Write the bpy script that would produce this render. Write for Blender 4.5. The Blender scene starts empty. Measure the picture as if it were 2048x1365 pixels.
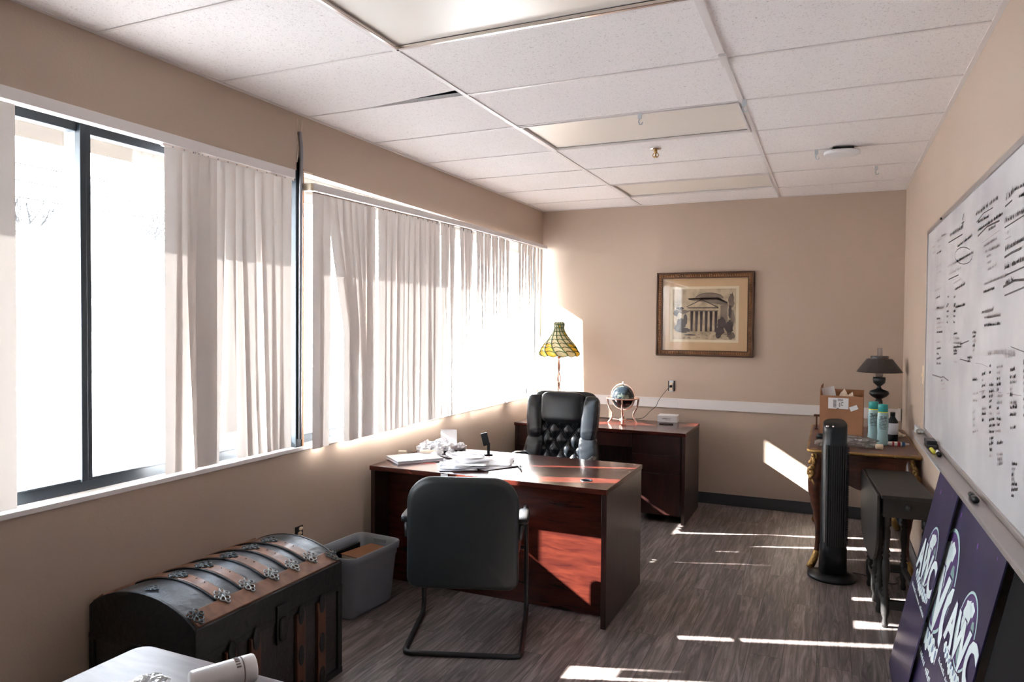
import bpy, bmesh, math, random
from math import sin, cos, pi, radians, sqrt, atan2
from mathutils import Vector, Matrix, noise

SC = bpy.context.scene
COL = SC.collection

# ------------------------------------------------------------------ camera
cam_d = bpy.data.cameras.new('camera'); cam = bpy.data.objects.new('camera', cam_d); COL.objects.link(cam)
_R = Vector((0.91280004, 0.4083414, 0.00730679)); _U = Vector((-0.01639093, 0.01875175, 0.99968981)); _F = Vector((-0.40807772, 0.91263666, -0.02380969))
cam.matrix_world = Matrix(((_R.x, _U.x, -_F.x, 2.6254), (_R.y, _U.y, -_F.y, 0.0), (_R.z, _U.z, -_F.z, 1.6115), (0, 0, 0, 1)))
cam_d.sensor_fit = 'HORIZONTAL'; cam_d.sensor_width = 36.0; cam_d.lens = 1429.665 * 36.0 / 2048.0
cam_d.clip_start = 0.05; cam_d.clip_end = 300
SC.camera = cam

# ------------------------------------------------------------------ light
W_STR, SUN_STR = 8.0, 36.0
world = bpy.data.worlds.new('sky'); SC.world = world; world.use_nodes = True
nt = world.node_tree; bg = nt.nodes['Background']
tc = nt.nodes.new('ShaderNodeTexCoord'); sx = nt.nodes.new('ShaderNodeSeparateXYZ'); cr = nt.nodes.new('ShaderNodeValToRGB')
nt.links.new(tc.outputs['Generated'], sx.inputs[0]); nt.links.new(sx.outputs['Z'], cr.inputs[0]); nt.links.new(cr.outputs[0], bg.inputs['Color'])
cr.color_ramp.elements[0].color = (1.0, 0.98, 0.96, 1); cr.color_ramp.elements[1].color = (0.55, 0.72, 0.95, 1)
bg.inputs['Strength'].default_value = W_STR
sun_d = bpy.data.lights.new('sun', 'SUN'); sun = bpy.data.objects.new('sun', sun_d); COL.objects.link(sun)
sun_d.energy = SUN_STR; sun_d.angle = 0.010; sun_d.color = (1.0, 0.95, 0.90)
SUN_DIR = Vector((1.0, 0.35, -0.62)).normalized()
sun.rotation_euler = SUN_DIR.to_track_quat('-Z', 'Y').to_euler(); sun.location = (-6, 0, 6)
SC.view_settings.view_transform = 'Standard'; SC.view_settings.look = 'None'
SC.view_settings.exposure = 1.84; SC.view_settings.gamma = 1.0; SC.view_settings.use_curve_mapping = False
SC.cycles.use_denoising = True
SC.cycles.max_bounces = 10; SC.cycles.diffuse_bounces = 9; SC.cycles.transparent_max_bounces = 16
SC.cycles.sample_clamp_indirect = 8.0
SC.cycles.caustics_reflective = True; SC.cycles.caustics_refractive = False

# ------------------------------------------------------------------ room numbers
W, D, H = 3.159, 6.61, 2.725
Y0 = -2.0
random.seed(7)

# ------------------------------------------------------------------ materials
def new_mat(name):
    m = bpy.data.materials.new(name); m.use_nodes = True
    return m, m.node_tree, m.node_tree.nodes['Principled BSDF']

def link_coords(nt, scale=(1, 1, 1), kind='Object', rot=(0, 0, 0)):
    t = nt.nodes.new('ShaderNodeTexCoord'); mp = nt.nodes.new('ShaderNodeMapping')
    mp.inputs['Scale'].default_value = scale; mp.inputs['Rotation'].default_value = rot
    nt.links.new(t.outputs[kind], mp.inputs[0]); return mp.outputs[0]

def ramp(nt, fac, stops):
    r = nt.nodes.new('ShaderNodeValToRGB'); e = r.color_ramp.elements
    while len(e) < len(stops): e.new(0.5)
    for i, (p, c) in enumerate(stops):
        e[i].position = p; e[i].color = (*c, 1)
    nt.links.new(fac, r.inputs[0]); return r.outputs[0]

def add_bump(nt, b, height, strength=0.2, dist=0.01):
    bp = nt.nodes.new('ShaderNodeBump'); bp.inputs['Strength'].default_value = strength; bp.inputs['Distance'].default_value = dist
    nt.links.new(height, bp.inputs['Height']); nt.links.new(bp.outputs[0], b.inputs['Normal'])

def plain(name, col, rough=0.5, metal=0.0, spec=0.5, bump=None, var=0.0, coat=0.0):
    m, nt, b = new_mat(name)
    b.inputs['Base Color'].default_value = (*col, 1); b.inputs['Roughness'].default_value = rough
    b.inputs['Metallic'].default_value = metal; b.inputs['Specular IOR Level'].default_value = spec
    b.inputs['Coat Weight'].default_value = coat; b.inputs['Coat Roughness'].default_value = 0.12
    if bump or var:
        co = link_coords(nt)
        n = nt.nodes.new('ShaderNodeTexNoise'); n.inputs['Scale'].default_value = bump[0] if bump else 12
        n.inputs['Detail'].default_value = 5; nt.links.new(co, n.inputs['Vector'])
        if bump: add_bump(nt, b, n.outputs[0], bump[1], bump[2] if len(bump) > 2 else 0.005)
        if var:
            n2 = nt.nodes.new('ShaderNodeTexNoise'); n2.inputs['Scale'].default_value = 6; nt.links.new(co, n2.inputs['Vector'])
            nt.links.new(ramp(nt, n2.outputs[0], [(0.3, tuple(c * (1 - var) for c in col)), (0.7, tuple(min(1, c * (1 + var)) for c in col))]), b.inputs['Base Color'])
    return m

def wood(name, c1, c2, scale=(1, 12, 12), rough=0.35, coat=0.0, wave=3.0):
    m, nt, b = new_mat(name)
    co = link_coords(nt, scale)
    n = nt.nodes.new('ShaderNodeTexNoise'); n.inputs['Scale'].default_value = wave; n.inputs['Detail'].default_value = 8; n.inputs['Distortion'].default_value = 0.6
    nt.links.new(co, n.inputs['Vector'])
    nt.links.new(ramp(nt, n.outputs[0], [(0.32, c1), (0.68, c2)]), b.inputs['Base Color'])
    b.inputs['Roughness'].default_value = rough; b.inputs['Coat Weight'].default_value = coat; b.inputs['Coat Roughness'].default_value = 0.1
    add_bump(nt, b, n.outputs[0], 0.08, 0.003)
    return m

def wall_mat(name, col):
    m, nt, b = new_mat(name)
    co = link_coords(nt)
    n = nt.nodes.new('ShaderNodeTexNoise'); n.inputs['Scale'].default_value = 90; n.inputs['Detail'].default_value = 3
    nt.links.new(co, n.inputs['Vector']); add_bump(nt, b, n.outputs[0], 0.25, 0.003)
    n2 = nt.nodes.new('ShaderNodeTexNoise'); n2.inputs['Scale'].default_value = 1.3; nt.links.new(co, n2.inputs['Vector'])
    nt.links.new(ramp(nt, n2.outputs[0], [(0.3, tuple(c * 0.97 for c in col)), (0.7, tuple(c * 1.03 for c in col))]), b.inputs['Base Color'])
    b.inputs['Roughness'].default_value = 0.55; b.inputs['Specular IOR Level'].default_value = 0.3
    return m

M = {}
M['wall'] = wall_mat('beige_paint', (0.50, 0.395, 0.315))
M['black_m'] = plain('black_enamel', (0.014, 0.015, 0.017), 0.35)
M['black_pl'] = plain('black_plastic', (0.007, 0.009, 0.012), 0.36, spec=0.35)
M['matte_black'] = plain('black_board', (0.005, 0.005, 0.006), 0.85, spec=0.12)
M['leather'] = plain('black_leather', (0.008, 0.010, 0.013), 0.27, spec=0.5, bump=(140, 0.12, 0.002))
M['vinyl'] = plain('black_vinyl', (0.007, 0.010, 0.012), 0.45, bump=(220, 0.15, 0.001))
M['frame'] = plain('dark_aluminium', (0.035, 0.045, 0.055), 0.4, 0.3)
M['fin'] = plain('pale_grey_paint', (0.50, 0.54, 0.57), 0.5)
M['white'] = plain('white_paint', (0.78, 0.75, 0.74), 0.45)
M['white_pl'] = plain('white_plastic', (0.80, 0.80, 0.82), 0.35)
M['paper'] = plain('white_paper', (0.80, 0.80, 0.82), 0.8)
M['paper2'] = plain('grey_paper', (0.55, 0.57, 0.62), 0.8)
M['cream'] = plain('cream_paper', (0.80, 0.70, 0.58), 0.8)
M['base'] = plain('dark_vinyl_base', (0.045, 0.052, 0.062), 0.45)
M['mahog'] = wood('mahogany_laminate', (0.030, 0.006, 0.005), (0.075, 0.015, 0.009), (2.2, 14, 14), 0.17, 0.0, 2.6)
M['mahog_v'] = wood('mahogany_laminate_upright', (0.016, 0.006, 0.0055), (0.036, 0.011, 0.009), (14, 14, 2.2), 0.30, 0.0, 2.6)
M['frwood'] = wood('french_walnut', (0.06, 0.02, 0.012), (0.13, 0.042, 0.022), (3, 3, 9), 0.32, 0.2)
M['frtop'] = wood('french_walnut_top', (0.07, 0.025, 0.016), (0.15, 0.055, 0.034), (9, 2, 9), 0.35)
M['gilt'] = plain('gilt_bronze', (0.42, 0.26, 0.10), 0.33, 1.0, bump=(70, 0.9, 0.01), var=0.35)
M['blackwood'] = wood('ebonised_wood', (0.007, 0.006, 0.006), (0.017, 0.015, 0.014), (3, 16, 3), 0.5)
M['trunkwood'] = wood('trunk_slat_wood', (0.11, 0.045, 0.024), (0.22, 0.10, 0.055), (6, 6, 6), 0.42, 0.1)
M['trunkwood_d'] = wood('dark_trunk_wood', (0.06, 0.02, 0.009), (0.13, 0.048, 0.022), (16, 16, 3), 0.45)  # front slats, darker tone than the lid slats
M['tin'] = plain('aged_tin', (0.075, 0.08, 0.088), 0.36, 0.55, bump=(28, 0.35, 0.01), var=0.55)
M['trunk_d'] = plain('trunk_canvas', (0.022, 0.019, 0.018), 0.6, bump=(60, 0.5, 0.01), var=0.5)
M['trunk_e'] = plain('trunk_iron', (0.016, 0.017, 0.018), 0.45, 0.4, bump=(40, 0.4, 0.01))
M['filigree'] = plain('pewter', (0.30, 0.31, 0.31), 0.35, 0.9)
M['filigree_d'] = plain('dark_pewter', (0.085, 0.095, 0.10), 0.4, 0.8)
M['tote'] = plain('grey_tote_plastic', (0.27, 0.295, 0.33), 0.5, bump=(200, 0.12, 0.002))
M['cardboard'] = plain('cardboard', (0.36, 0.17, 0.085), 0.8, bump=(30, 0.2, 0.004), var=0.08)
M['brownfold'] = plain('brown_binder', (0.30, 0.13, 0.06), 0.6)
M['chrome'] = plain('polished_metal', (0.80, 0.74, 0.70), 0.16, 1.0)
M['rose'] = plain('rose_gold', (0.85, 0.62, 0.52), 0.2, 1.0)
M['copper'] = plain('copper_stem', (0.50, 0.25, 0.18), 0.35, 0.9)
M['alu'] = plain('brushed_aluminium', (0.45, 0.42, 0.41), 0.38, 0.8)
M['teal'] = plain('teal_cap', (0.02, 0.30, 0.29), 0.35)
M['tealbody'] = plain('pale_teal_bottle', (0.30, 0.47, 0.49), 0.25)
M['ink'] = plain('dark_ink', (0.07, 0.06, 0.06), 0.7)
M['ink2'] = plain('faded_ink', (0.26, 0.22, 0.22), 0.7)
M['red'] = plain('red_print', (0.45, 0.03, 0.06), 0.5)
M['blue'] = plain('blue_print', (0.03, 0.12, 0.35), 0.5)
M['yellow'] = plain('yellow_marker', (0.75, 0.70, 0.06), 0.4)
M['almond'] = plain('almond_plastic', (0.70, 0.58, 0.42), 0.4)
M['lens'] = plain('troffer_diffuser', (0.80, 0.75, 0.69), 0.3)
M['grid'] = plain('ceiling_grid_paint', (0.74, 0.70, 0.69), 0.4)
M['plenum'] = plain('plenum_grey', (0.10, 0.14, 0.17), 0.8)
M['greycloth'] = plain('dark_cable', (0.02, 0.02, 0.02), 0.5)
M['tabletop_near'] = wood('glossy_table_top', (0.06, 0.04, 0.045), (0.12, 0.085, 0.095), (2, 10, 10), 0.40, 0.0)
M['tabletop_near'].node_tree.nodes['Principled BSDF'].inputs['Specular IOR Level'].default_value = 0.22
M['conduit'] = plain('grey_conduit', (0.28, 0.28, 0.30), 0.4, 0.6)
M['rawwood'] = plain('raw_wood_edge', (0.42, 0.18, 0.07), 0.6)
M['concrete'] = plain('concrete', (0.22, 0.21, 0.205), 0.8)
M['asphalt'] = plain('asphalt', (0.32, 0.32, 0.32), 0.85, var=0.1)
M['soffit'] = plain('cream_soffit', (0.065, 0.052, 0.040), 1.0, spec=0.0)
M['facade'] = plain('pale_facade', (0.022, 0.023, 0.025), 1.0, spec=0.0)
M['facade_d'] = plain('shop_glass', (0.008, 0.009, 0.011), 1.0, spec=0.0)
M['tree'] = plain('winter_twigs', (0.012, 0.012, 0.012), 1.0, spec=0.0)
M['navy'] = plain('banner_navy', (0.028, 0.022, 0.065), 0.32, bump=(3, 0.1, 0.02), var=0.25)
M['b_cyan'] = plain('banner_pale_cyan', (0.42, 0.62, 0.62), 0.35)
M['b_white'] = plain('banner_white', (0.66, 0.78, 0.80), 0.35)
M['b_green'] = plain('banner_sage', (0.20, 0.34, 0.32), 0.35)
M['b_purple'] = plain('banner_purple', (0.07, 0.035, 0.14), 0.35)
M['b_violet'] = plain('banner_violet_spark', (0.20, 0.08, 0.38), 0.35)
M['b_blue'] = plain('banner_slate_blue', (0.16, 0.24, 0.38), 0.35)

def transparent_mat(name, alpha_col, diff=0.05, glossy=0.06, rough=0.02, dcol=(0.9, 0.93, 0.95)):
    m, nt, b = new_mat(name); nt.nodes.remove(b)
    out = nt.nodes['Material Output']
    tr = nt.nodes.new('ShaderNodeBsdfTransparent'); tr.inputs[0].default_value = (*alpha_col, 1)
    gl = nt.nodes.new('ShaderNodeBsdfGlossy'); gl.inputs['Roughness'].default_value = rough
    tl = nt.nodes.new('ShaderNodeBsdfTranslucent'); tl.inputs[0].default_value = (*dcol, 1)
    m1 = nt.nodes.new('ShaderNodeMixShader'); m1.inputs[0].default_value = diff
    m2 = nt.nodes.new('ShaderNodeMixShader'); m2.inputs[0].default_value = glossy
    nt.links.new(tr.outputs[0], m1.inputs[1]); nt.links.new(tl.outputs[0], m1.inputs[2])
    nt.links.new(m1.outputs[0], m2.inputs[1]); nt.links.new(gl.outputs[0], m2.inputs[2]); nt.links.new(m2.outputs[0], out.inputs[0])
    return m
M['glass'] = transparent_mat('dusty_window_glass', (0.94, 0.96, 0.97), 0.018, 0.05)
M['clear'] = transparent_mat('picture_glass', (0.97, 0.97, 0.97), 0.0, 0.06)
M['chimney'] = transparent_mat('lamp_chimney_glass', (0.93, 0.93, 0.94), 0.10, 0.12)
M['bag'] = transparent_mat('clear_plastic_bag', (0.62, 0.62, 0.62), 0.25, 0.28, 0.18, (0.8, 0.78, 0.75))

def vinyl_slat():
    m, nt, b = new_mat('ivory_vinyl_slat'); nt.nodes.remove(b)
    out = nt.nodes['Material Output']
    df = nt.nodes.new('ShaderNodeBsdfDiffuse'); df.inputs[0].default_value = (0.80, 0.755, 0.72, 1)
    tl = nt.nodes.new('ShaderNodeBsdfTranslucent'); tl.inputs[0].default_value = (0.95, 0.88, 0.83, 1)
    mx = nt.nodes.new('ShaderNodeMixShader'); mx.inputs[0].default_value = 0.018

    nt.links.new(df.outputs[0], mx.inputs[1]); nt.links.new(tl.outputs[0], mx.inputs[2]); nt.links.new(mx.outputs[0], out.inputs[0])
    return m
M['slat'] = vinyl_slat()

def stained(name, col, t=0.5):
    m, nt, b = new_mat(name); nt.nodes.remove(b)
    out = nt.nodes['Material Output']
    df = nt.nodes.new('ShaderNodeBsdfPrincipled'); df.inputs['Base Color'].default_value = (*col, 1); df.inputs['Roughness'].default_value = 0.15
    tl = nt.nodes.new('ShaderNodeBsdfTranslucent'); tl.inputs[0].default_value = (*col, 1)
    mx = nt.nodes.new('ShaderNodeMixShader'); mx.inputs[0].default_value = t
    nt.links.new(df.outputs[0], mx.inputs[1]); nt.links.new(tl.outputs[0], mx.inputs[2]); nt.links.new(mx.outputs[0], out.inputs[0])
    return m
M['sg_cream'] = stained('cream_stained_glass', (0.80, 0.76, 0.55))
M['sg_amber'] = stained('amber_stained_glass', (0.85, 0.62, 0.08))
M['sg_green'] = stained('green_stained_glass', (0.10, 0.16, 0.06), 0.3)

def floor_mat():
    m, nt, b = new_mat('grey_brown_vinyl_plank')
    t = nt.nodes.new('ShaderNodeTexCoord'); s = nt.nodes.new('ShaderNodeSeparateXYZ'); c = nt.nodes.new('ShaderNodeCombineXYZ')
    nt.links.new(t.outputs['Object'], s.inputs[0]); nt.links.new(s.outputs['Y'], c.inputs[0]); nt.links.new(s.outputs['X'], c.inputs[1])
    br = nt.nodes.new('ShaderNodeTexBrick'); nt.links.new(c.outputs[0], br.inputs['Vector'])
    br.inputs['Scale'].default_value = 1.0; br.inputs['Brick Width'].default_value = 1.22; br.inputs['Row Height'].default_value = 0.152
    br.inputs['Mortar Size'].default_value = 0.0012; br.inputs['Mortar Smooth'].default_value = 0.2; br.offset = 0.37
    br.inputs['Color1'].default_value = (0.0, 0, 0, 1); br.inputs['Color2'].default_value = (1, 1, 1, 1); br.inputs['Mortar'].default_value = (0.3, 0.3, 0.3, 1)
    # grain
    mp = nt.nodes.new('ShaderNodeMapping'); mp.inputs['Scale'].default_value = (22, 1.6, 1)
    nt.links.new(t.outputs['Object'], mp.inputs[0])
    ad = nt.nodes.new('ShaderNodeVectorMath'); ad.operation = 'ADD'
    sc = nt.nodes.new('ShaderNodeVectorMath'); sc.operation = 'SCALE'; sc.inputs['Scale'].default_value = 7.3
    nt.links.new(br.outputs['Color'], sc.inputs[0]); nt.links.new(mp.outputs[0], ad.inputs[0]); nt.links.new(sc.outputs[0], ad.inputs[1])
    n = nt.nodes.new('ShaderNodeTexNoise'); n.inputs['Scale'].default_value = 1.5; n.inputs['Detail'].default_value = 9; n.inputs['Roughness'].default_value = 0.68; n.inputs['Distortion'].default_value = 1.1
    nt.links.new(ad.outputs[0], n.inputs['Vector'])
    col = ramp(nt, n.outputs[0], [(0.28, (0.045, 0.037, 0.036)), (0.48, (0.165, 0.138, 0.131)), (0.68, (0.36, 0.31, 0.295))])
    mul = nt.nodes.new('ShaderNodeMixRGB'); mul.blend_type = 'MULTIPLY'; mul.inputs[0].default_value = 1
    nt.links.new(col, mul.inputs[1])
    pr = ramp(nt, br.outputs['Color'], [(0.0, (0.70, 0.70, 0.70)), (1.0, (1.08, 1.04, 1.0))])
    nt.links.new(pr, mul.inputs[2])
    mm = nt.nodes.new('ShaderNodeMixRGB'); mm.inputs[2].default_value = (0.03, 0.025, 0.022, 1)
    nt.links.new(br.outputs['Fac'], mm.inputs[0]); nt.links.new(mul.outputs[0], mm.inputs[1]); nt.links.new(mm.outputs[0], b.inputs['Base Color'])
    b.inputs['Roughness'].default_value = 0.42; b.inputs['Specular IOR Level'].default_value = 0.35
    add_bump(nt, b, n.outputs[0], 0.2, 0.004)
    return m
M['floor'] = floor_mat()

def tile_mat():
    m, nt, b = new_mat('acoustic_ceiling_tile')
    co = link_coords(nt)
    n = nt.nodes.new('ShaderNodeTexNoise'); n.inputs['Scale'].default_value = 120; n.inputs['Detail'].default_value = 2; n.inputs['Distortion'].default_value = 1.5
    nt.links.new(co, n.inputs['Vector'])
    nt.links.new(ramp(nt, n.outputs[0], [(0.33, (0.62, 0.58, 0.57)), (0.40, (0.86, 0.825, 0.82))]), b.inputs['Base Color'])
    add_bump(nt, b, n.outputs[0], 0.4, 0.004); b.inputs['Roughness'].default_value = 0.9; b.inputs['Specular IOR Level'].default_value = 0.1
    return m
M['tile'] = tile_mat()

def board_mat():
    m, nt, b = new_mat('whiteboard_enamel')
    co = link_coords(nt)
    n = nt.nodes.new('ShaderNodeTexNoise'); n.inputs['Scale'].default_value = 2.2; n.inputs['Detail'].default_value = 4; nt.links.new(co, n.inputs['Vector'])
    nt.links.new(ramp(nt, n.outputs[0], [(0.35, (0.56, 0.56, 0.59)), (0.65, (0.68, 0.68, 0.70))]), b.inputs['Base Color'])
    b.inputs['Roughness'].default_value = 0.22
    return m
M['board'] = board_mat()

def etch_mat():
    m, nt, b = new_mat('etching_paper')
    co = link_coords(nt)
    n = nt.nodes.new('ShaderNodeTexNoise'); n.inputs['Scale'].default_value = 14; n.inputs['Detail'].default_value = 6; nt.links.new(co, n.inputs['Vector'])
    nt.links.new(ramp(nt, n.outputs[0], [(0.35, (0.42, 0.33, 0.22)), (0.6, (0.66, 0.53, 0.36))]), b.inputs['Base Color'])
    b.inputs['Roughness'].default_value = 0.8
    return m
M['etch'] = etch_mat()
M['mat_board'] = plain('tan_mat_board', (0.70, 0.48, 0.28), 0.8)
M['mat_cream'] = plain('cream_mat_edge', (0.86, 0.76, 0.56), 0.8)
M['etch_ink'] = plain('etching_ink', (0.075, 0.06, 0.065), 0.8, bump=(60, 0.3, 0.01), var=0.5)
M['etch_grey'] = plain('etching_grey', (0.24, 0.19, 0.15), 0.8, var=0.4)
M['frame_dark'] = plain('dark_bronze_edge', (0.07, 0.03, 0.014), 0.4, 0.3)
M['frame_gold'] = plain('antique_gold_frame', (0.22, 0.10, 0.04), 0.38, 0.35, bump=(120, 0.9, 0.006), var=0.4)

# ------------------------------------------------------------------ mesh helpers
class MB:
    def __init__(s): s.v = []; s.f = []
    def add(s, vs, fs):
        o = len(s.v); s.v += [tuple(p) for p in vs]; s.f += [tuple(i + o for i in f) for f in fs]; return s
    def box(s, x0, x1, y0, y1, z0, z1, m=None):
        vs = [Vector(p) for p in ((x0, y0, z0), (x1, y0, z0), (x1, y1, z0), (x0, y1, z0), (x0, y0, z1), (x1, y0, z1), (x1, y1, z1), (x0, y1, z1))]
        if m: vs = [m @ p for p in vs]
        return s.add(vs, [(0, 3, 2, 1), (4, 5, 6, 7), (0, 1, 5, 4), (1, 2, 6, 5), (2, 3, 7, 6), (3, 0, 4, 7)])
    def lathe(s, prof, n=24, c=(0, 0, 0), m=None, sx=1, sy=1):
        vs = []; fs = []
        for r, z in prof:
            for k in range(n):
                a = 2 * pi * k / n; p = Vector((c[0] + r * cos(a) * sx, c[1] + r * sin(a) * sy, c[2] + z)); vs.append(m @ p if m else p)
        for i in range(len(prof) - 1):
            for k in range(n):
                k2 = (k + 1) % n; fs.append((i * n + k, i * n + k2, (i + 1) * n + k2, (i + 1) * n + k))
        if prof[0][0] > 1e-5: fs.append(tuple(range(n))[::-1])
        if prof[-1][0] > 1e-5: fs.append(tuple((len(prof) - 1) * n + k for k in range(n)))
        return s.add(vs, fs)
    def tube(s, pts, r, n=10, closed=False, flat=1.0):
        pts = [Vector(p) for p in pts]; L = len(pts); rs = [r[min(len(r) - 1, int(i * len(r) / L))] for i in range(L)] if isinstance(r, (list, tuple)) else [r] * L
        vs = []; fs = []; u = None
        for i, p in enumerate(pts):
            if closed: t = (pts[(i + 1) % L] - pts[i - 1]).normalized()
            else: t = (pts[min(i + 1, L - 1)] - pts[max(i - 1, 0)]).normalized()
            if u is None: u = t.orthogonal().normalized()
            u = (u - t * u.dot(t)); u = u.normalized() if u.length > 1e-6 else t.orthogonal().normalized()
            w = t.cross(u)
            for k in range(n):
                a = 2 * pi * k / n; vs.append(p + (u * cos(a) + w * sin(a) * flat) * rs[i])
        for i in range(L - 1 if not closed else L):
            j = (i + 1) % L
            for k in range(n):
                k2 = (k + 1) % n; fs.append((i * n + k, i * n + k2, j * n + k2, j * n + k))
        if not closed: fs.append(tuple(range(n))[::-1]); fs.append(tuple((L - 1) * n + k for k in range(n)))
        return s.add(vs, fs)
    def prism(s, poly, h0, h1, axis='z', m=None):
        def P(a, b, h): return {'z': Vector((a, b, h)), 'y': Vector((a, h, b)), 'x': Vector((h, a, b))}[axis]
        n = len(poly); vs = [P(a, b, h0) for a, b in poly] + [P(a, b, h1) for a, b in poly]
        if m: vs = [m @ p for p in vs]
        fs = [tuple(range(n))[::-1], tuple(range(n, 2 * n))] + [(i, (i + 1) % n, n + (i + 1) % n, n + i) for i in range(n)]
        return s.add(vs, fs)
    def grid(s, fn, nu, nv, cu=False):
        vs = [fn(i / nu, j / nv) for j in range(nv + 1) for i in range(nu + 1)]
        fs = [(j * (nu + 1) + i, j * (nu + 1) + i + 1, (j + 1) * (nu + 1) + i + 1, (j + 1) * (nu + 1) + i) for j in range(nv) for i in range(nu)]
        return s.add(vs, fs)
    def pillow(s, sx, sy, sz, e1=0.35, e2=0.35, nu=28, nv=16, m=None, fn=None):
        def sp(w, e): return math.copysign(abs(w) ** e, w)
        vs = []; fs = []
        for j in range(nv + 1):
            v = -pi / 2 + pi * j / nv
            for i in range(nu):
                u = 2 * pi * i / nu
                p = Vector((sx * sp(cos(v), e1) * sp(cos(u), e2), sy * sp(cos(v), e1) * sp(sin(u), e2), sz * sp(sin(v), e1)))
                if fn: p = fn(p)
                vs.append(m @ p if m else p)
        for j in range(nv):
            for i in range(nu):
                i2 = (i + 1) % nu; fs.append((j * nu + i, j * nu + i2, (j + 1) * nu + i2, (j + 1) * nu + i))
        return s.add(vs, fs)
    def build(s, name, mat, parent=None, smooth=False, bevel=0, seg=2, sub=0, loc=None, rotz=0, solid=0):
        me = bpy.data.meshes.new(name); me.from_pydata(s.v, [], s.f); me.validate()
        bm = bmesh.new(); bm.from_mesh(me); bmesh.ops.remove_doubles(bm, verts=bm.verts, dist=1e-6); bmesh.ops.recalc_face_normals(bm, faces=bm.faces); bm.to_mesh(me); bm.free()
        me.materials.append(mat if not isinstance(mat, str) else M[mat])
        o = bpy.data.objects.new(name, me); COL.objects.link(o)
        if parent: o.parent = parent
        if loc: o.location = loc
        if rotz: o.rotation_euler = (0, 0, rotz)
        if smooth:
            for p in me.polygons: p.use_smooth = True
        if solid: md = o.modifiers.new('thickness', 'SOLIDIFY'); md.thickness = solid; md.offset = 0
        if bevel: md = o.modifiers.new('bevel', 'BEVEL'); md.width = bevel; md.segments = seg; md.limit_method = 'ANGLE'; md.angle_limit = radians(40)
        if sub: md = o.modifiers.new('subdivision', 'SUBSURF'); md.levels = sub; md.render_levels = sub
        return o

def tag(o, label=None, cat=None, group=None, kind=None):
    if label: o['label'] = label
    if cat: o['category'] = cat
    if group: o['group'] = group
    if kind: o['kind'] = kind
    return o
def thing(name, label, cat, loc=(0, 0, 0), rotz=0, group=None):
    o = bpy.data.objects.new(name, None); COL.objects.link(o); o.location = loc; o.rotation_euler = (0, 0, rotz); o.empty_display_size = 0.1
    return tag(o, label, cat, group)
def struct(name, mb, mat, **k): return tag(mb.build(name, mat, **k), kind='structure')
def B(*a, m=None): return MB().box(*a, m=m)
def text_mesh(name, body, size, mat, parent=None, mw=None, extrude=0.0006, shear=0.0, offset=0.0, align='CENTER', xs=1.0):
    c = bpy.data.curves.new(name, 'FONT'); c.body = body; c.size = size; c.extrude = extrude; c.shear = shear; c.offset = offset
    c.align_x = align; c.align_y = 'CENTER'; c.resolution_u = 3
    t = bpy.data.objects.new(name, c); COL.objects.link(t); bpy.context.view_layer.update()
    me = bpy.data.meshes.new_from_object(t.evaluated_get(bpy.context.evaluated_depsgraph_get()))
    bpy.data.objects.remove(t); bpy.data.curves.remove(c)
    me.transform((mw if mw else Matrix()) @ Matrix.Diagonal((xs, 1, 1, 1)))
    me.materials.clear(); me.materials.append(M[mat])
    o = bpy.data.objects.new(name, me); COL.objects.link(o)
    if parent: o.parent = parent
    return o
def rrect(x0, x1, y0, y1, r, n=6, rs=None):
    out = []; rs = rs or (r, r, r, r)
    for (cx, cy, a0), q in zip(((x1, y0, -pi / 2), (x1, y1, 0), (x0, y1, pi / 2), (x0, y0, pi)), rs):
        q = max(q, 1e-4); sx = -1 if cx == x1 else 1; sy = -1 if cy == y1 else 1
        for k in range(n + 1):
            a = a0 + (pi / 2) * k / n; out.append((cx + sx * q + q * cos(a), cy + sy * q + q * sin(a)))
    return out

# ================================================================== ROOM
struct('floor', B(-0.15, W + 0.15, Y0 - 0.1, D + 0.15, -0.1, 0), 'floor')
struct('wall_back', B(-0.15, W + 0.15, D, D + 0.12, 0, H + 0.5), 'wall')
struct('wall_front', B(-0.15, W + 0.15, Y0 - 0.12, Y0, 0, H + 0.5), 'wall')
struct('wall_right', B(W, W + 0.12, Y0, D, 0, H + 0.5), 'wall')
YP = 3.06   # post between the two openings
wl = MB()
wl.box(-0.15, 0, Y0, D, 0, 0.915)
wl.box(-0.15, 0, Y0, -1.4, 0.915, H + 0.5)
wl.box(-0.028, 0, -1.4, YP - 0.03, 2.425, H + 0.01)
wl.add([(x, y, z) for x in (-0.028, 0) for y, z in ((YP - 0.03, 2.425), (D, 2.385), (D, H + 0.01), (YP - 0.03, H + 0.01))],
       [(0, 1, 2, 3), (4, 7, 6, 5), (0, 4, 5, 1), (1, 5, 6, 2), (2, 6, 7, 3), (3, 7, 4, 0)])
wl.box(-0.16, -0.13, -1.4, D, 2.46, H + 0.5)
wl.box(-0.15, -0.02, D - 0.02, D, 0.915, 2.5)
struct('wall_left', wl, 'wall')
# window sill ledge
struct('trim_1', B(-0.10, 0.012, -1.4, D - 0.005, 0.915, 0.936), 'white', bevel=0.003)
# plaster crack and raw edges above the post
ck = MB(); ck.tube([(0.002, 3.035, 2.70), (0.003, 3.03, 2.62), (0.002, 3.045, 2.55), (0.002, 3.035, 2.47)], 0.0025, 5)
ck.tube([(0.002, 3.075, 2.70), (0.003, 3.068, 2.62), (0.002, 3.075, 2.54), (0.002, 3.065, 2.46)], 0.002, 5)
ck.box(-0.002, 0.004, 3.06, 3.16, 2.422, 2.432)
struct('trim_2', ck, 'cream')

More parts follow.
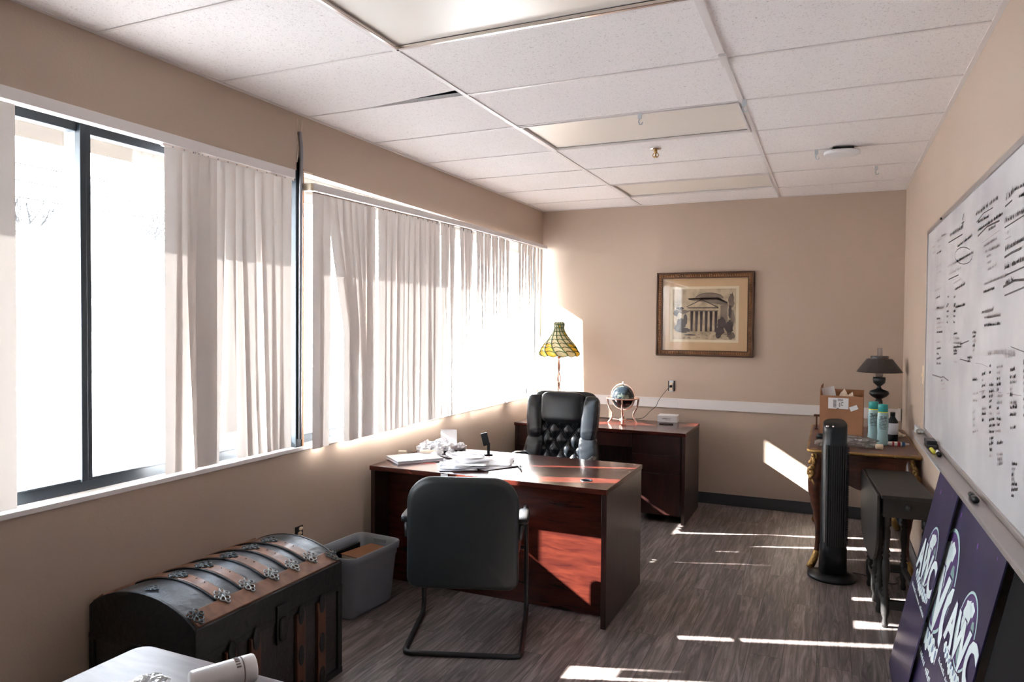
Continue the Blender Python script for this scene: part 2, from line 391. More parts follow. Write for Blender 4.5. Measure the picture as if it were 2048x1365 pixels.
# ---- windows (dark frames, glass)
def window(name, y0, y1, z1, mulls, jamb=0.03, head=0.05):
    root = thing(name, None, None, (-0.07, y0, 0.936)); tag(root, kind='structure')
    fr = MB(); L = y1 - y0; hh = z1 - 0.936
    fr.box(-0.06, 0.0, 0, L, 0, 0.045); fr.box(-0.05, 0.008, 0, L, 0.045, 0.052)
    fr.box(-0.05, 0.0, 0, L, hh - head, hh)
    fr.box(-0.05, 0.0, -0.0, jamb, 0, hh); fr.box(-0.05, 0.0, L - jamb * 0.5, L, 0, hh)
    fr.build('window_frame', 'frame', root, bevel=0.003)
    for yc in mulls:
        mu = MB(); mu.box(-0.012, 0.02, yc - y0, yc - y0 + 0.026, 0.04, hh - 0.02); mu.box(-0.012, 0.014, yc - y0 + 0.026, yc - y0 + 0.048, 0.04, hh - 0.02)
        mu.build('mullion', 'frame', root, bevel=0.002)
        B(-0.075, -0.012, yc - y0 - 0.0, yc - y0 + 0.045, 0.045, hh - 0.03).build('mullion_fin', 'fin', root, bevel=0.002)
    ed = [0] + [m - y0 for m in mulls] + [L]
    for a, b in zip(ed[:-1], ed[1:]):
        B(-0.034, -0.030, a + 0.012, b, 0.03, hh - 0.02).build('pane', 'glass', root)
    return root
window('window_1', -1.4, 3.03, 2.40, [-0.2, 1.862])
window('window_2', 3.09, D - 0.02, 2.445, [4.60], 0.02, 0.010)
struct('trim_bounce_board', B(-0.125, -0.0285, 3.09, D - 0.02, 2.446, 2.458), 'white')  # white board added over the headrail, catches window light to brighten the slot
# post between openings, wood edge, conduit
ps = MB(); ps.box(-0.12, 0.0, 3.03, 3.075, 0.936, 2.50)
struct('trim_3', ps, 'frame', bevel=0.003)
struct('trim_4', B(-0.05, 0.004, 3.0755, 3.088, 0.937, 2.44), 'rawwood')
cn = [(0.012, 3.045, 2.63), (0.018, 3.05, 2.56), (0.014, 3.058, 2.50), (0.012, 3.055, 2.42), (0.012, 3.052, 2.3), (0.010, 3.05, 0.98)]
o = MB().tube(cn, 0.010, 10).build('electrical_conduit', 'conduit', smooth=True)
tag(o, 'thin grey conduit running down the post between the two blinds', 'conduit')

# ---- ceiling: tiles, grid, plenum
T = 0.6096; LX, CX2 = 0.978, 2.197; YI = 3.7206
cl = MB(); rows = [YI + k * T for k in range(-10, 6)]
cols = [(0.0, LX), (LX, CX2), (CX2, W)]
lights = {(1, -3), (1, 0), (1, 3), (1, -6)}
for ci, (a, b) in enumerate(cols):
    for k in range(-10, 5):
        if (ci, k) in lights: continue
        y0 = max(Y0, YI + k * T); y1 = min(D, YI + (k + 1) * T)
        if y1 <= y0: continue
        if (ci, k) == (0, -2):   # slipped tile, its far edge off the grid
            cl.prism([(a, y0), (b, y0), (b, y1 - 0.078), (0.42, y1 - 0.004), (a, y1)], H + 0.004, H + 0.018)
        else: cl.box(a, b, y0, y1, H + 0.004, H + 0.018)
struct('ceiling', cl, 'tile')
struct('ceiling_plenum', B(-0.15, W + 0.15, Y0 - 0.1, D + 0.12, H + 0.5, H + 0.55), 'plenum')
gr = MB()
for x in (LX, CX2): gr.box(x - 0.0115, x + 0.0115, Y0, D, H - 0.001, H + 0.0035)
for k in range(-9, 5):
    y = YI + k * T
    gr.box(0, LX, y - 0.0035 if k == -1 else y - 0.006, y + 0.006, H - 0.0005, H + 0.0035); gr.box(LX, W, y - 0.007, y + 0.007, H - 0.0005, H + 0.0035)
gr.box(0, 0.02, Y0, D, H - 0.001, H + 0.0035); gr.box(W - 0.02, W, Y0, D, H - 0.001, H + 0.0035); gr.box(0, W, D - 0.02, D, H - 0.0015, H + 0.0035)
struct('trim_5', gr, 'grid')
# raised ends / clips of the main tee, uneven wall angle
struct('trim_6', B(CX2 - 0.016, CX2 + 0.016, 3.04, 3.17, H - 0.012, H - 0.001).box(CX2 - 0.02, CX2 + 0.012, YI - 2.6, 3.02, H - 0.006, H - 0.001), 'grid', bevel=0.002)
ix = 0
LL = ['nearest fluorescent ceiling light with bright metal rim, cut by the top of the photo',
      'middle fluorescent ceiling light, off, above the sprinkler head', 'far fluorescent ceiling light, off, close to the back wall', 'fluorescent ceiling light behind the viewer']
for k in (-3, 0, 3):
    root = thing('ceiling_light', LL[ix], 'ceiling light', (LX, YI + k * T, H - 0.002), group='fluorescent ceiling lights'); ix += 1
    w = CX2 - LX; rim = MB(); q = 0.024; z0, z1 = -0.002, 0.012
    rim.box(q * .5, w - q * .5, q * .4, q, z0, z1); rim.box(q * .5, w - q * .5, T - q, T - q * .4, z0, z1); rim.box(q * .5, q * 1.1, q * .4, T - q * .4, z0, z1); rim.box(w - q * 1.1, w - q * .5, q * .4, T - q * .4, z0, z1)
    rim.build('frame', 'chrome' if k == -3 else 'grid', root, bevel=0.002)
    B(q, w - q, q, T - q, 0.014, 0.02).build('diffuser', 'lens', root)
    B(0.005, w - 0.005, 0.005, T - 0.005, 0.022, 0.12).build('housing', 'white', root)

# baseboards, wire moulding rail
struct('baseboard_back', B(0, W, D - 0.008, D, 0, 0.10), 'base', bevel=0.002)
struct('baseboard_right', B(W - 0.008, W, Y0, D - 0.008, 0, 0.10), 'base', bevel=0.002)
struct('baseboard_left', B(0, 0.008, Y0, D - 0.008, 0, 0.10), 'base', bevel=0.002)
rl = MB(); rl.box(0.0, 1.35, D - 0.02, D, 0.850, 0.938); rl.box(1.353, W - 0.012, D - 0.02, D, 0.850, 0.938); rl.box(0.0, W - 0.012, D - 0.023, D - 0.02, 0.934, 0.94); rl.box(W - 0.03, W - 0.01, D - 0.03, D, 0.845, 0.944)
struct('trim_7', rl, 'white', bevel=0.002)
struct('trim_8', B(W - 0.022, W, 0.0, 5.42, 0.872, 0.960), 'fin', bevel=0.002)

# ================================================================== VERTICAL BLINDS
def slat(root, x, yt, yb, at, ab, z0, z1, bow=0.004, curl=0.0, w=0.089, sp=1.0):
    at, ab = radians(at), radians(ab)
    def fn(u, v):
        z = z0 + (z1 - z0) * v; k = min(1.0, (1 - v) * sp) ** 1.2
        y = yt + (yb - yt) * k; a = at + (ab - at) * k
        s = (u - 0.5) * w
        n = bow * (1 - (2 * u - 1) ** 2)
        xx = curl * sin(pi * (1 - v)) 
        return Vector((x + xx + s * sin(a) + n * cos(a), y + s * cos(a) - n * sin(a), z))
    MB().grid(fn, 4, 22).build('slat', 'slat', root, smooth=True)
def rings(root, x, ys, z):
    for y in ys: B(x - 0.003, x + 0.003, y - 0.002, y + 0.002, z - 0.016, z + 0.004).build('slat_hook', 'conduit', root)
r1 = thing('vertical_blind', 'ivory vertical blind of the nearer window, drawn apart to bare the glass at left', 'blind', (0, 0, 0))
B(-0.045, 0.006, -1.4, 3.02, 2.378, 2.424).build('headrail', 'white', r1, bevel=0.002)
B(-0.02, -0.004, 2.2, 3.02, 2.366, 2.378).build('track', 'chrome', r1)
def zt1(y): return 2.372
for i in range(40):   # left part, at the photo's left edge and beyond
    slat(r1, -0.002 - 0.0005 * (i % 2), -1.36 + i * 0.0745, -1.36 + i * 0.0745 - 0.004, 4, 2, 0.945, 2.368)
L1 = [(2.252, 2.245, 4, -4, 0), (2.312, 2.296, 3, -6, 0), (2.362, 2.372, 8, -40, 0), (2.372, 2.392, 20, 12, 0), (2.392, 2.404, 16, 10, 0), (2.412, 2.418, 12, 8, 0), (2.445, 2.442, 6, 4, 0),
      (2.502, 2.456, 4, 8, 0), (2.562, 2.570, 5, 2, 0.135), (2.618, 2.668, 4, 6, 0.0), (2.685, 2.722, 4, -8, 0), (2.752, 2.790, 3, -14, 0), (2.818, 2.850, 3, -12, 0), (2.888, 2.893, 3, -4, 0), (2.952, 2.948, 4, 2, 0)]
for i, (a, b, c, d, lift) in enumerate(L1):
    slat(r1, -0.002 - 0.0035 * (i % 2), a, b, c, d, 0.945 + lift, 2.366, curl=0.004 * sin(i * 2.1))
rings(r1, -0.006, [a for a, *_ in L1], 2.37)
r2 = thing('vertical_blind', 'ivory vertical blind of the farther window, drawn closed over its whole width', 'blind', (0, 0, 0))
hr = MB()
hr.add([(x, y, z) for x in (0.012, 0.058) for y, z in ((3.10, 2.326), (4.9, 2.350), (4.9, 2.388), (3.10, 2.366))], [(0, 1, 2, 3), (4, 7, 6, 5), (0, 4, 5, 1), (1, 5, 6, 2), (2, 6, 7, 3), (3, 7, 4, 0)])
hr.add([(x, y, z) for x in (0.012, 0.058) for y, z in ((4.9, 2.350), (6.58, 2.352), (6.58, 2.384), (4.9, 2.388))], [(0, 1, 2, 3), (4, 7, 6, 5), (0, 4, 5, 1), (1, 5, 6, 2), (2, 6, 7, 3), (3, 7, 4, 0)])
hr.build('headrail', 'white', r2, bevel=0.002)
def zt2(y): return 2.326 + 0.024 * min(1, (y - 3.10) / 1.8)
MB().tube([(0.052, 3.10, 2.318), (0.052, 4.9, 2.343), (0.052, 6.5, 2.345)], 0.006, 8).build('track', 'chrome', r2)
B(0.006, 0.062, 3.075, 3.10, 2.322, 2.362).build('end_bracket', 'almond', r2, bevel=0.003)
L2 = [(3.15, 3.146, 2, 0), (3.212, 3.205, 2, -2), (3.268, 3.425, 2, 4), (3.334, 3.465, 2, 2), (3.4, 3.475, 2, 2), (3.458, 3.59, 2, 3), (3.522, 3.6, 3, 2), (3.59, 3.618, 2, 2), (3.64, 3.636, 2, -2),
      (3.768, 3.766, 3, 0), (3.835, 3.832, 2, -4), (3.905, 3.898, 2, -2), (3.972, 3.955, 2, 2), (4.04, 4.028, 2, -8), (4.11, 4.105, 2, 0), (4.178, 4.168, 2, 0), (4.242, 4.244, 2, -2), (4.308, 4.335, 2, 0), (4.372, 4.372, 2, 2), (4.434, 4.442, 2, 2),
      (4.538, 4.524, 0, -18), (4.602, 4.62, 0, -22), (4.668, 4.672, -2, -22), (4.832, 4.832, 0, -27), (4.9, 4.9, -2, -29), (4.968, 4.968, -2, -29),
      (5.098, 5.098, -2, -31), (5.166, 5.166, -3, -31), (5.236, 5.236, -3, -31), (5.305, 5.305, -3, -33), (5.374, 5.374, -4, -33), (5.442, 5.442, -4, -33), (5.512, 5.512, -4, -33), (5.582, 5.582, -5, -33), (5.652, 5.652, -4, -33),
      (5.93, 5.93, -2, -31), (5.998, 5.998, -5, -33), (6.066, 6.066, -6, -35), (6.135, 6.135, -6, -33), (6.205, 6.205, -6, -35), (6.272, 6.272, -8, -35), (6.376, 6.335, -8, -33), (6.44, 6.43, -6, -29)]
for i, (a, b, c, d) in enumerate(L2):
    slat(r2, 0.050 - 0.003 * (i % 2), a, b, c, d, 0.918 + 0.012 * min(1, (a - 3.1) / 1.2), zt2(a) - 0.012, curl=0.006 * sin(i * 1.7), sp=1.9 if i in (2, 3, 4) else 1.25)
rings(r2, 0.052, [a for a, *_ in L2], 2.333)

# ================================================================== OUTSIDE
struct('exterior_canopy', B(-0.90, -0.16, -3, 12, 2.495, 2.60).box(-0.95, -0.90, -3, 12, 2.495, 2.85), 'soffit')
GZ = -0.15
struct('ground_pavement', B(-3.2, -0.2, -8, 30, GZ - 0.05, GZ), 'concrete')
struct('ground_road', B(-16.0, -3.2, -30, 60, GZ - 0.12, GZ - 0.06), 'asphalt')
struct('ground_far_pavement', B(-60, -16.0, -30, 80, GZ - 0.05, GZ), 'white')
bl = thing('commercial_building', 'long pale flat-roofed shop building across the street, seen through the window glass', 'building', (-34, 22, GZ))
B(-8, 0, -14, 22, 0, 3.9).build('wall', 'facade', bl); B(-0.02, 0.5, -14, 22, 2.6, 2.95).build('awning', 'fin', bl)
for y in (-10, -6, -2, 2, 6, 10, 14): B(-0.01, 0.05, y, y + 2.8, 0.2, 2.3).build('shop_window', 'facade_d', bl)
sg = thing('pole_sign', 'yellow and white roadside sign on a pole, seen through the left glass pane', 'sign', (-18.8, 13.25, GZ))
MB().lathe([(0.07, 0), (0.07, 2.2)], 12).build('pole', 'fin', sg)
B(-0.12, 0.12, -0.62, 0.5, 2.17, 3.08).build('sign_box', 'white', sg)
B(0.121, 0.13, -0.58, 0.46, 2.21, 3.04).build('sign_face', plain('sign_face_yellow', (0.80, 0.74, 0.42), 0.5), sg)
mw = Matrix.Translation((0.133, -0.05, 2.83)) @ Matrix.Rotation(pi / 2, 4, 'Z') @ Matrix.Rotation(pi / 2, 4, 'X')
text_mesh('lettering', 'RA | XXI', 0.26, 'ink2', sg, mw, 0.002)
text_mesh('lettering', 'GENERAL', 0.24, 'ink2', sg, Matrix.Translation((0, 0, -0.35)) @ mw, 0.002)
car = thing('parked_car', 'white parked car across the street, seen through the window', 'car', (-19.3, 16.4, GZ), radians(8))
body = [(-2.1, 0.25), (2.1, 0.25), (2.15, 0.6), (1.9, 0.8), (1.1, 0.9), (0.5, 1.38), (-0.9, 1.4), (-1.5, 0.95), (-2.1, 0.85)]
MB().prism([(a, b) for a, b in body], -0.85, 0.85, 'x').build('body', 'white', car, bevel=0.05)
MB().prism([(0.95, 0.93), (0.45, 1.32), (-0.85, 1.33), (-1.3, 0.95)], -0.86, 0.86, 'x').build('side_glass', 'facade_d', car)
for yy in (-1.3, 1.3):
    for xx in (-0.8, 0.8):
        MB().lathe([(0.33, -0.1), (0.33, 0.1)], 18, m=Matrix.Translation((xx, yy, 0.33)) @ Matrix.Rotation(pi / 2, 4, 'Y')).build('wheel', 'black_pl', car)
def twig_tree(x, y, h, sd):
    rr = random.Random(sd); m = MB()
    def br(p, d, l, r, n):
        q = p + d * l; m.tube([p, (p + q) / 2 + Vector((rr.uniform(-.04, .04), rr.uniform(-.04, .04), 0)) * l, q], [r, r * .85, r * .7], 5)
        if n:
            for _ in range(3):
                nd = (d + Vector((rr.uniform(-.7, .7), rr.uniform(-.7, .7), rr.uniform(-.1, .5)))).normalized(); br(q, nd, l * .68, r * .6, n - 1)
    br(Vector((0, 0, 0)), Vector((0, 0, 1)), h * .36, 0.12, 4)
    return m.build('bare_tree', 'tree', loc=(x, y, GZ))
for i, (x, y, h) in enumerate(((-30, 21.0, 8), (-30.5, 27.5, 8.5), (-31, 35.0, 8))):
    tag(twig_tree(x, y, h, i), 'bare winter tree, %s of the three across the street' % ('leftmost', 'middle one', 'rightmost')[i], 'tree', 'bare trees across the street')
pw = MB()
for k, z in enumerate((7.2, 7.8, 8.4)): pw.tube([(-24, -10 + 60 * t, z - 1.2 * sin(pi * t)) for t in [i / 12 for i in range(13)]], 0.02, 5)
pw.tube([(-24, -10, GZ), (-24, -10, 9)], 0.14, 8); pw.tube([(-24, 50, GZ), (-24, 50, 9)], 0.14, 8)
tag(pw.build('power_line', 'tree'), 'overhead power lines beyond the window glass', 'power line')

# ================================================================== CEILING FITTINGS
sp = thing('fire_sprinkler', 'brass fire sprinkler head hanging from the ceiling between two lights', 'sprinkler', (1.595, 4.50, H - 0.0005))
MB().lathe([(0.036, 0.0), (0.034, -0.006), (0.012, -0.010)], 20).build('escutcheon', 'chrome', sp, smooth=True)
MB().lathe([(0.011, -0.008), (0.011, -0.03), (0.005, -0.034), (0.004, -0.05), (0.016, -0.052), (0.016, -0.055)], 14).tube([(0.012, 0, -0.03), (0.02, 0, -0.045), (0.006, 0, -0.06)], 0.003, 6).tube([(-0.012, 0, -0.03), (-0.02, 0, -0.045), (-0.006, 0, -0.06)], 0.003, 6).build('sprinkler_head', 'gilt', sp, smooth=True)
ap = thing('smoke_detector', 'flat white oval detector with a small blue light on the ceiling', 'detector', (2.665, 4.93, H - 0.001), radians(12))
MB().pillow(0.105, 0.075, 0.016, 0.5, 0.8, m=Matrix.Translation((0, 0, -0.030))).build('cover', 'white_pl', ap, smooth=True)
B(-0.06, 0.06, -0.04, 0.04, -0.016, 0).build('base_plate', 'black_pl', ap)
bm_ = bpy.data.materials.new('blue_led'); bm_.use_nodes = True; b_ = bm_.node_tree.nodes['Principled BSDF']; b_.inputs['Base Color'].default_value = (.1, .5, .8, 1); b_.inputs['Emission Color'].default_value = (.1, .55, .9, 1); b_.inputs['Emission Strength'].default_value = 0.6
M['led'] = bm_
MB().pillow(0.016, 0.004, 0.004, 0.8, 0.8, m=Matrix.Translation((0, -0.068, -0.032))).build('indicator', 'led', ap)
HK = [((1.689, 3.712, H - 0.003), 'small translucent hook hanging from the edge of the middle ceiling light'), ((2.214, 3.70, H - 0.001), 'small translucent hook hanging from the ceiling grid near the middle light'),
      ((2.519, 4.915, H - 0.001), 'small translucent hook hanging just left of the white ceiling detector'), ((2.888, 5.56, H - 0.001), 'small translucent hook hanging from the ceiling nearest the back right corner')]
for p, l in HK:
    m = MB(); m.box(-0.010, 0.010, -0.003, 0.003, -0.03, 0); m.tube([(0.0, 0, -0.028), (-0.006, 0, -0.045), (0.0, 0, -0.06), (0.012, 0, -0.06), (0.016, 0, -0.05)], 0.004, 6)
    tag(m.build('ceiling_hook', 'fin', loc=p), l, 'hook', 'small hooks on the ceiling')

# ================================================================== FRONT DESK
dk = thing('office_desk', 'dark mahogany office desk strewn with papers, between the two chairs', 'desk', (0.07, 3.60, 0))
DL, DW, DH = 1.496, 0.77, 0.745
MB().prism(rrect(0, DL, 0, DW, 0.006), DH - 0.028, DH).build('desktop', 'mahog', dk, bevel=0.003)
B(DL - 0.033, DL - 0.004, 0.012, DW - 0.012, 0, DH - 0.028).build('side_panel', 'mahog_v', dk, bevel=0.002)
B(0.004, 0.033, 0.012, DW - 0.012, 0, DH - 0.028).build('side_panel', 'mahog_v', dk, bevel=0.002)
B(0.033, DL - 0.033, 0.16, 0.18, 0.005, DH - 0.028).build('modesty_panel', 'mahog', dk)
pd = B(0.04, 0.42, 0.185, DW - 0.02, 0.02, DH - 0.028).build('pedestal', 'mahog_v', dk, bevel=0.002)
for z0, z1 in ((0.05, 0.36), (0.37, 0.53), (0.54, 0.70)):
    d_ = B(0.045, 0.415, DW - 0.02, DW - 0.004, z0, z1).build('drawer', 'mahog', dk, bevel=0.002)
MB().lathe([(0.034, 0.0), (0.034, 0.0025), (0.026, 0.003), (0.024, -0.012)], 24, (1.325, 0.175, DH)).build('grommet', 'black_pl', dk, smooth=True)
tag(B(0.50, 0.545, -0.002, 0.0, DH - 0.045, DH - 0.004).build('paper_strip', 'paper', dk), 'white paper strip on the desk edge')

# ================================================================== CREDENZA
cd = thing('credenza_desk', 'dark mahogany credenza against the back wall under the framed etching', 'desk', (0.075, 5.76, 0))
CL, CW = 1.50, 0.66
B(0, CL, 0, CW, DH - 0.028, DH).build('top', 'mahog', cd, bevel=0.003)
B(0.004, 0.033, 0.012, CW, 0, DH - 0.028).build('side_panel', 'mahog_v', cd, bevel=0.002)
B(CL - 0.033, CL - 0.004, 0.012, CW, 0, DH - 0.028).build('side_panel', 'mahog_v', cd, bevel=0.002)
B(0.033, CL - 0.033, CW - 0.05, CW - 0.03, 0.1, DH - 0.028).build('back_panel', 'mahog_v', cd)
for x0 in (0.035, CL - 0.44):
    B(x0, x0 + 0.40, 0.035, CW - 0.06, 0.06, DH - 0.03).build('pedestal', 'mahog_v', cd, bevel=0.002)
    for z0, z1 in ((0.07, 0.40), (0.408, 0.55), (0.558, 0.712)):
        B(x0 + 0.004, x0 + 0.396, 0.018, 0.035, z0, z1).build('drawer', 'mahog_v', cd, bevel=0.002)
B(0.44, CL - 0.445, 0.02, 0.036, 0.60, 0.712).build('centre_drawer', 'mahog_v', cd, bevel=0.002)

# ================================================================== GUEST CHAIR
gc = thing('guest_chair', 'black vinyl cantilever guest chair seen from behind, in front of the desk', 'chair', (1.02, 3.02, 0), atan2(0.34, 0.94))
def back_fn(hw, y0, th, z0, z1, rt, rb):
    poly = rrect(-hw, hw, z0, z1, 0.1, 8, rs=(rb, rt, rt, rb)); return poly
poly = rrect(-0.272, 0.272, 0.33, 0.872, 0.1, 10, rs=(0.05, 0.13, 0.13, 0.05))
pb = MB(); n = len(poly); cxz = (0, 0.60)
def ring(sc, y): return [(p[0] * sc, y + 0.02 * (p[0] / 0.27) ** 2 * (1 if y > -0.5 else 1) + 0.03 * ((p[1] - 0.6) / 0.27) ** 2 * 0, cxz[1] + (p[1] - cxz[1]) * sc) for p in poly]
rgs = [ring(0.5, -0.028), ring(0.9, -0.026), ring(0.975, -0.018), ring(1.0, -0.004), ring(1.0, 0.014), ring(0.985, 0.028), ring(0.96, 0.030), ring(0.95, 0.024), ring(0.97, 0.034), ring(0.96, 0.058), ring(0.88, 0.072), ring(0.5, 0.078)]
vs = [v for r in rgs for v in r]; fs = [(i * n + k, i * n + (k + 1) % n, (i + 1) * n + (k + 1) % n, (i + 1) * n + k) for i in range(len(rgs) - 1) for k in range(n)]
fs += [tuple(range(n))[::-1], tuple((len(rgs) - 1) * n + k for k in range(n))]
pb.add(vs, fs); pb.build('backrest', 'vinyl', gc, smooth=True)
MB().pillow(0.262, 0.25, 0.04, 0.35, 0.4, m=Matrix.Translation((0, 0.315, 0.455))).build('seat', 'vinyl', gc, smooth=True)
def fr_side(s):
    x = 0.285 * s
    return [(x * 0.0, 0.0, 0.013), (x * 0.86, 0.0, 0.013), (x * 0.97, 0.012, 0.013), (x, 0.04, 0.013), (x, 0.2, 0.013), (x, 0.44, 0.013), (x, 0.49, 0.02), (x, 0.515, 0.06), (x, 0.50, 0.25), (x, 0.47, 0.45), (x, 0.44, 0.60), (x, 0.40, 0.635), (x, 0.30, 0.64), (x, 0.10, 0.64), (x * 0.99, 0.05, 0.625), (x * 0.96, 0.035, 0.57)]
MB().tube(fr_side(-1)[::-1] + fr_side(1)[1:], 0.0125, 12).build('sled_frame', 'black_m', gc, smooth=True)
MB().tube([(-0.285, 0.487, 0.39), (0.285, 0.487, 0.39)], 0.011, 10).tube([(-0.20, 0.06, 0.385), (-0.20, 0.49, 0.385)], 0.01, 8).tube([(0.20, 0.06, 0.385), (0.20, 0.49, 0.385)], 0.01, 8).build('seat_support', 'black_m', gc, smooth=True)
for s in (-1, 1):
    MB().pillow(0.030, 0.115, 0.017, 0.5, 0.5, m=Matrix.Translation((0.287 * s, 0.155, 0.652))).build('armrest', 'black_pl', gc, smooth=True)

# ================================================================== EXECUTIVE CHAIR
ec = thing('executive_chair', 'high-backed black leather executive chair with tufted back behind the desk', 'chair', (0.775, 4.98, 0), radians(5))
ec.scale = (0.95, 0.97, 0.975)
RB = Matrix.Translation((0, 0.14, 0.52)) @ Matrix.Rotation(radians(-9), 4, 'X')
def tuft(u, v):
    x = (u - 0.5) * 0.34; z = v * 0.52
    a = x / 0.115 + z / 0.15; b = x / 0.115 - z / 0.15
    h = 0.036 * (abs(sin(pi * a / 1.0) * sin(pi * b / 1.0)) ** 0.4)
    e = 0.02 * (1 - (2 * u - 1) ** 6)
    return RB @ Vector((x, -0.045 - h - e, 0.0 + z))
MB().grid(tuft, 84, 110).build('tufted_panel', 'leather', ec, smooth=True)
for i in range(-2, 3):
    for j in range(0, 8):
        if (i + j) % 2 == 0 and abs(i) < 2:
            MB().pillow(0.009, 0.006, 0.009, 1, 1, 8, 6, m=RB @ Matrix.Translation((i * 0.0575, -0.070, 0.0 + j * 0.075))).build('button', 'leather', ec, smooth=True)
MB().pillow(0.27, 0.045, 0.34, 0.25, 0.4, m=RB @ Matrix.Translation((0, 0.0, 0.27))).build('back_shell', 'leather', ec, smooth=True)
def wrinkle(p):
    n_ = noise.noise(Vector((p.x * 9, p.y * 9, p.z * 34))) * 0.006; return p + Vector((0, -abs(n_), 0)) + Vector((n_ * .6, 0, 0))
MB().pillow(0.185, 0.058, 0.125, 0.42, 0.42, 36, 24, m=RB @ Matrix.Translation((0, -0.055, 0.475))).build('headrest', 'leather', ec, smooth=True)
for s in (-1, 1):
    MB().pillow(0.068, 0.062, 0.18, 0.5, 0.55, 30, 44, m=RB @ Matrix.Translation((0.225 * s, -0.05, 0.395)) @ Matrix.Rotation(radians(3 * s), 4, 'Y'), fn=wrinkle).build('upper_bolster', 'leather', ec, smooth=True)
    MB().pillow(0.080, 0.060, 0.20, 0.5, 0.55, 30, 44, m=RB @ Matrix.Translation((0.235 * s, -0.045, 0.08)) @ Matrix.Rotation(radians(-9 * s), 4, 'Y'), fn=wrinkle).build('lower_bolster', 'leather', ec, smooth=True)
    MB().tube([(0.29 * s, 0.06, 0.64), (0.31 * s, -0.10, 0.655), (0.31 * s, -0.26, 0.65), (0.30 * s, -0.31, 0.60), (0.28 * s, -0.28, 0.50)], [0.02, 0.028, 0.028, 0.024, 0.018], 12).build('armrest', 'leather', ec, smooth=True)
MB().pillow(0.27, 0.26, 0.07, 0.4, 0.4, m=Matrix.Translation((0, -0.14, 0.50))).build('seat', 'leather', ec, smooth=True)
MB().lathe([(0.028, 0.12), (0.028, 0.44)], 16).build('gas_lift', 'black_m', ec, smooth=True)
for k in range(5):
    a = k * 2 * pi / 5 + 0.3
    lg = MB().tube([(0, 0, 0.12), (0.16 * cos(a), 0.16 * sin(a), 0.10), (0.30 * cos(a), 0.30 * sin(a), 0.075)], [0.03, 0.022, 0.016], 8).build('leg', 'black_pl', ec, smooth=True)
    MB().lathe([(0.028, -0.02), (0.028, 0.02)], 14, m=Matrix.Translation((0.30 * cos(a), 0.30 * sin(a), 0.028)) @ Matrix.Rotation(pi / 2, 4, 'X')).build('caster', 'black_pl', lg)

# ================================================================== FRAMED ETCHING
pf = thing('framed_picture', 'gilt-framed etching of a domed temple with columns on the back wall', 'picture', (1.572, D - 0.001, 1.711), 0)
FW, FH = 0.428, 0.381
def frame_ring(hw, hh, w, y0, y1):
    m = MB(); m.box(-hw, hw, y0, y1, hh - w, hh); m.box(-hw, hw, y0, y1, -hh, -hh + w); m.box(-hw, -hw + w, y0, y1, -hh + w, hh - w); m.box(hw - w, hw, y0, y1, -hh + w, hh - w); return m
fr = frame_ring(FW, FH, 0.014, -0.034, 0).build('frame_outer', 'frame_dark', pf, bevel=0.003)
frame_ring(FW - 0.014, FH - 0.014, 0.034, -0.026, 0).build('frame_ornament', 'frame_gold', pf, bevel=0.004)
orn = MB()
for k in range(40):
    t = -0.39 + 0.78 * k / 39
    for zz in (FH - 0.031, -FH + 0.031): orn.pillow(0.009, 0.004, 0.012, 1, 1, 8, 5, m=Matrix.Translation((t, -0.027, zz)))
for k in range(34):
    t = -0.34 + 0.68 * k / 33
    for xx in (FW - 0.031, -FW + 0.031): orn.pillow(0.012, 0.004, 0.009, 1, 1, 8, 5, m=Matrix.Translation((xx, -0.027, t)))
tag(orn.build('frame_beading', 'frame_gold', pf, smooth=True), kind='stuff')
frame_ring(FW - 0.046, FH - 0.046, 0.008, -0.030, 0).build('frame_lip', 'frame_dark', pf, bevel=0.002)
B(-FW + 0.05, FW - 0.05, -0.010, -0.006, -FH + 0.05, FH - 0.05).build('mat_board', 'mat_board', pf)
B(-0.305, 0.300, -0.0115, -0.0102, -0.252, 0.252).build('mat_edge', 'mat_cream', pf)
et = B(-0.281, 0.275, -0.0135, -0.0116, -0.2295, 0.2295).build('etching', 'etch', pf)
yy0, yy1 = -0.0142, -0.0136
e1 = MB()  # dark strokes
def ex(x): return (x + 0.003) * 1.235 - 0.003
def ez(z): return (z - 0.0085) * 1.18
def poly_xz(m, pts, y0=yy0, y1=yy1): m.prism([(ex(x), ez(z)) for x, z in pts], y0, y1, 'y')
e2 = MB()
poly_xz(e2, [(0.035 + 0.10 * cos(a) , 0.128 + 0.045 * sin(a)) for a in [pi * k / 14 for k in range(15)]])          # dome
poly_xz(e2, [(-0.12, 0.125), (0.10, 0.132), (0.165, 0.09), (0.165, 0.075), (-0.10, 0.118)])
poly_xz(e2, [(0.115, 0.08), (0.165, 0.075), (0.165, -0.10), (0.115, -0.10)])
e2.build('etching_tone', 'etch_grey', et)
e1.tube([(ex(0.035 + 0.10 * cos(a)), -0.0143, ez(0.128 + 0.045 * sin(a))) for a in [pi * k / 14 for k in range(15)]], 0.0018, 5)
for a_, b_ in (((-0.13, 0.068), (-0.02, 0.125)), ((-0.02, 0.125), (0.10, 0.066))):
    poly_xz(e1, [(a_[0], a_[1]), (b_[0], b_[1]), (b_[0], b_[1] - 0.008), (a_[0], a_[1] - 0.006)], -0.0148, -0.0143)
poly_xz(e1, [(-0.12, 0.062), (0.10, 0.062), (0.10, 0.055), (-0.12, 0.055)]); poly_xz(e1, [(-0.115, 0.038), (0.10, 0.038), (0.10, 0.033), (-0.115, 0.033)])
poly_xz(e1, [(-0.12, 0.131), (0.10, 0.138), (0.165, 0.10), (0.160, 0.088), (0.09, 0.122), (-0.11, 0.122)])
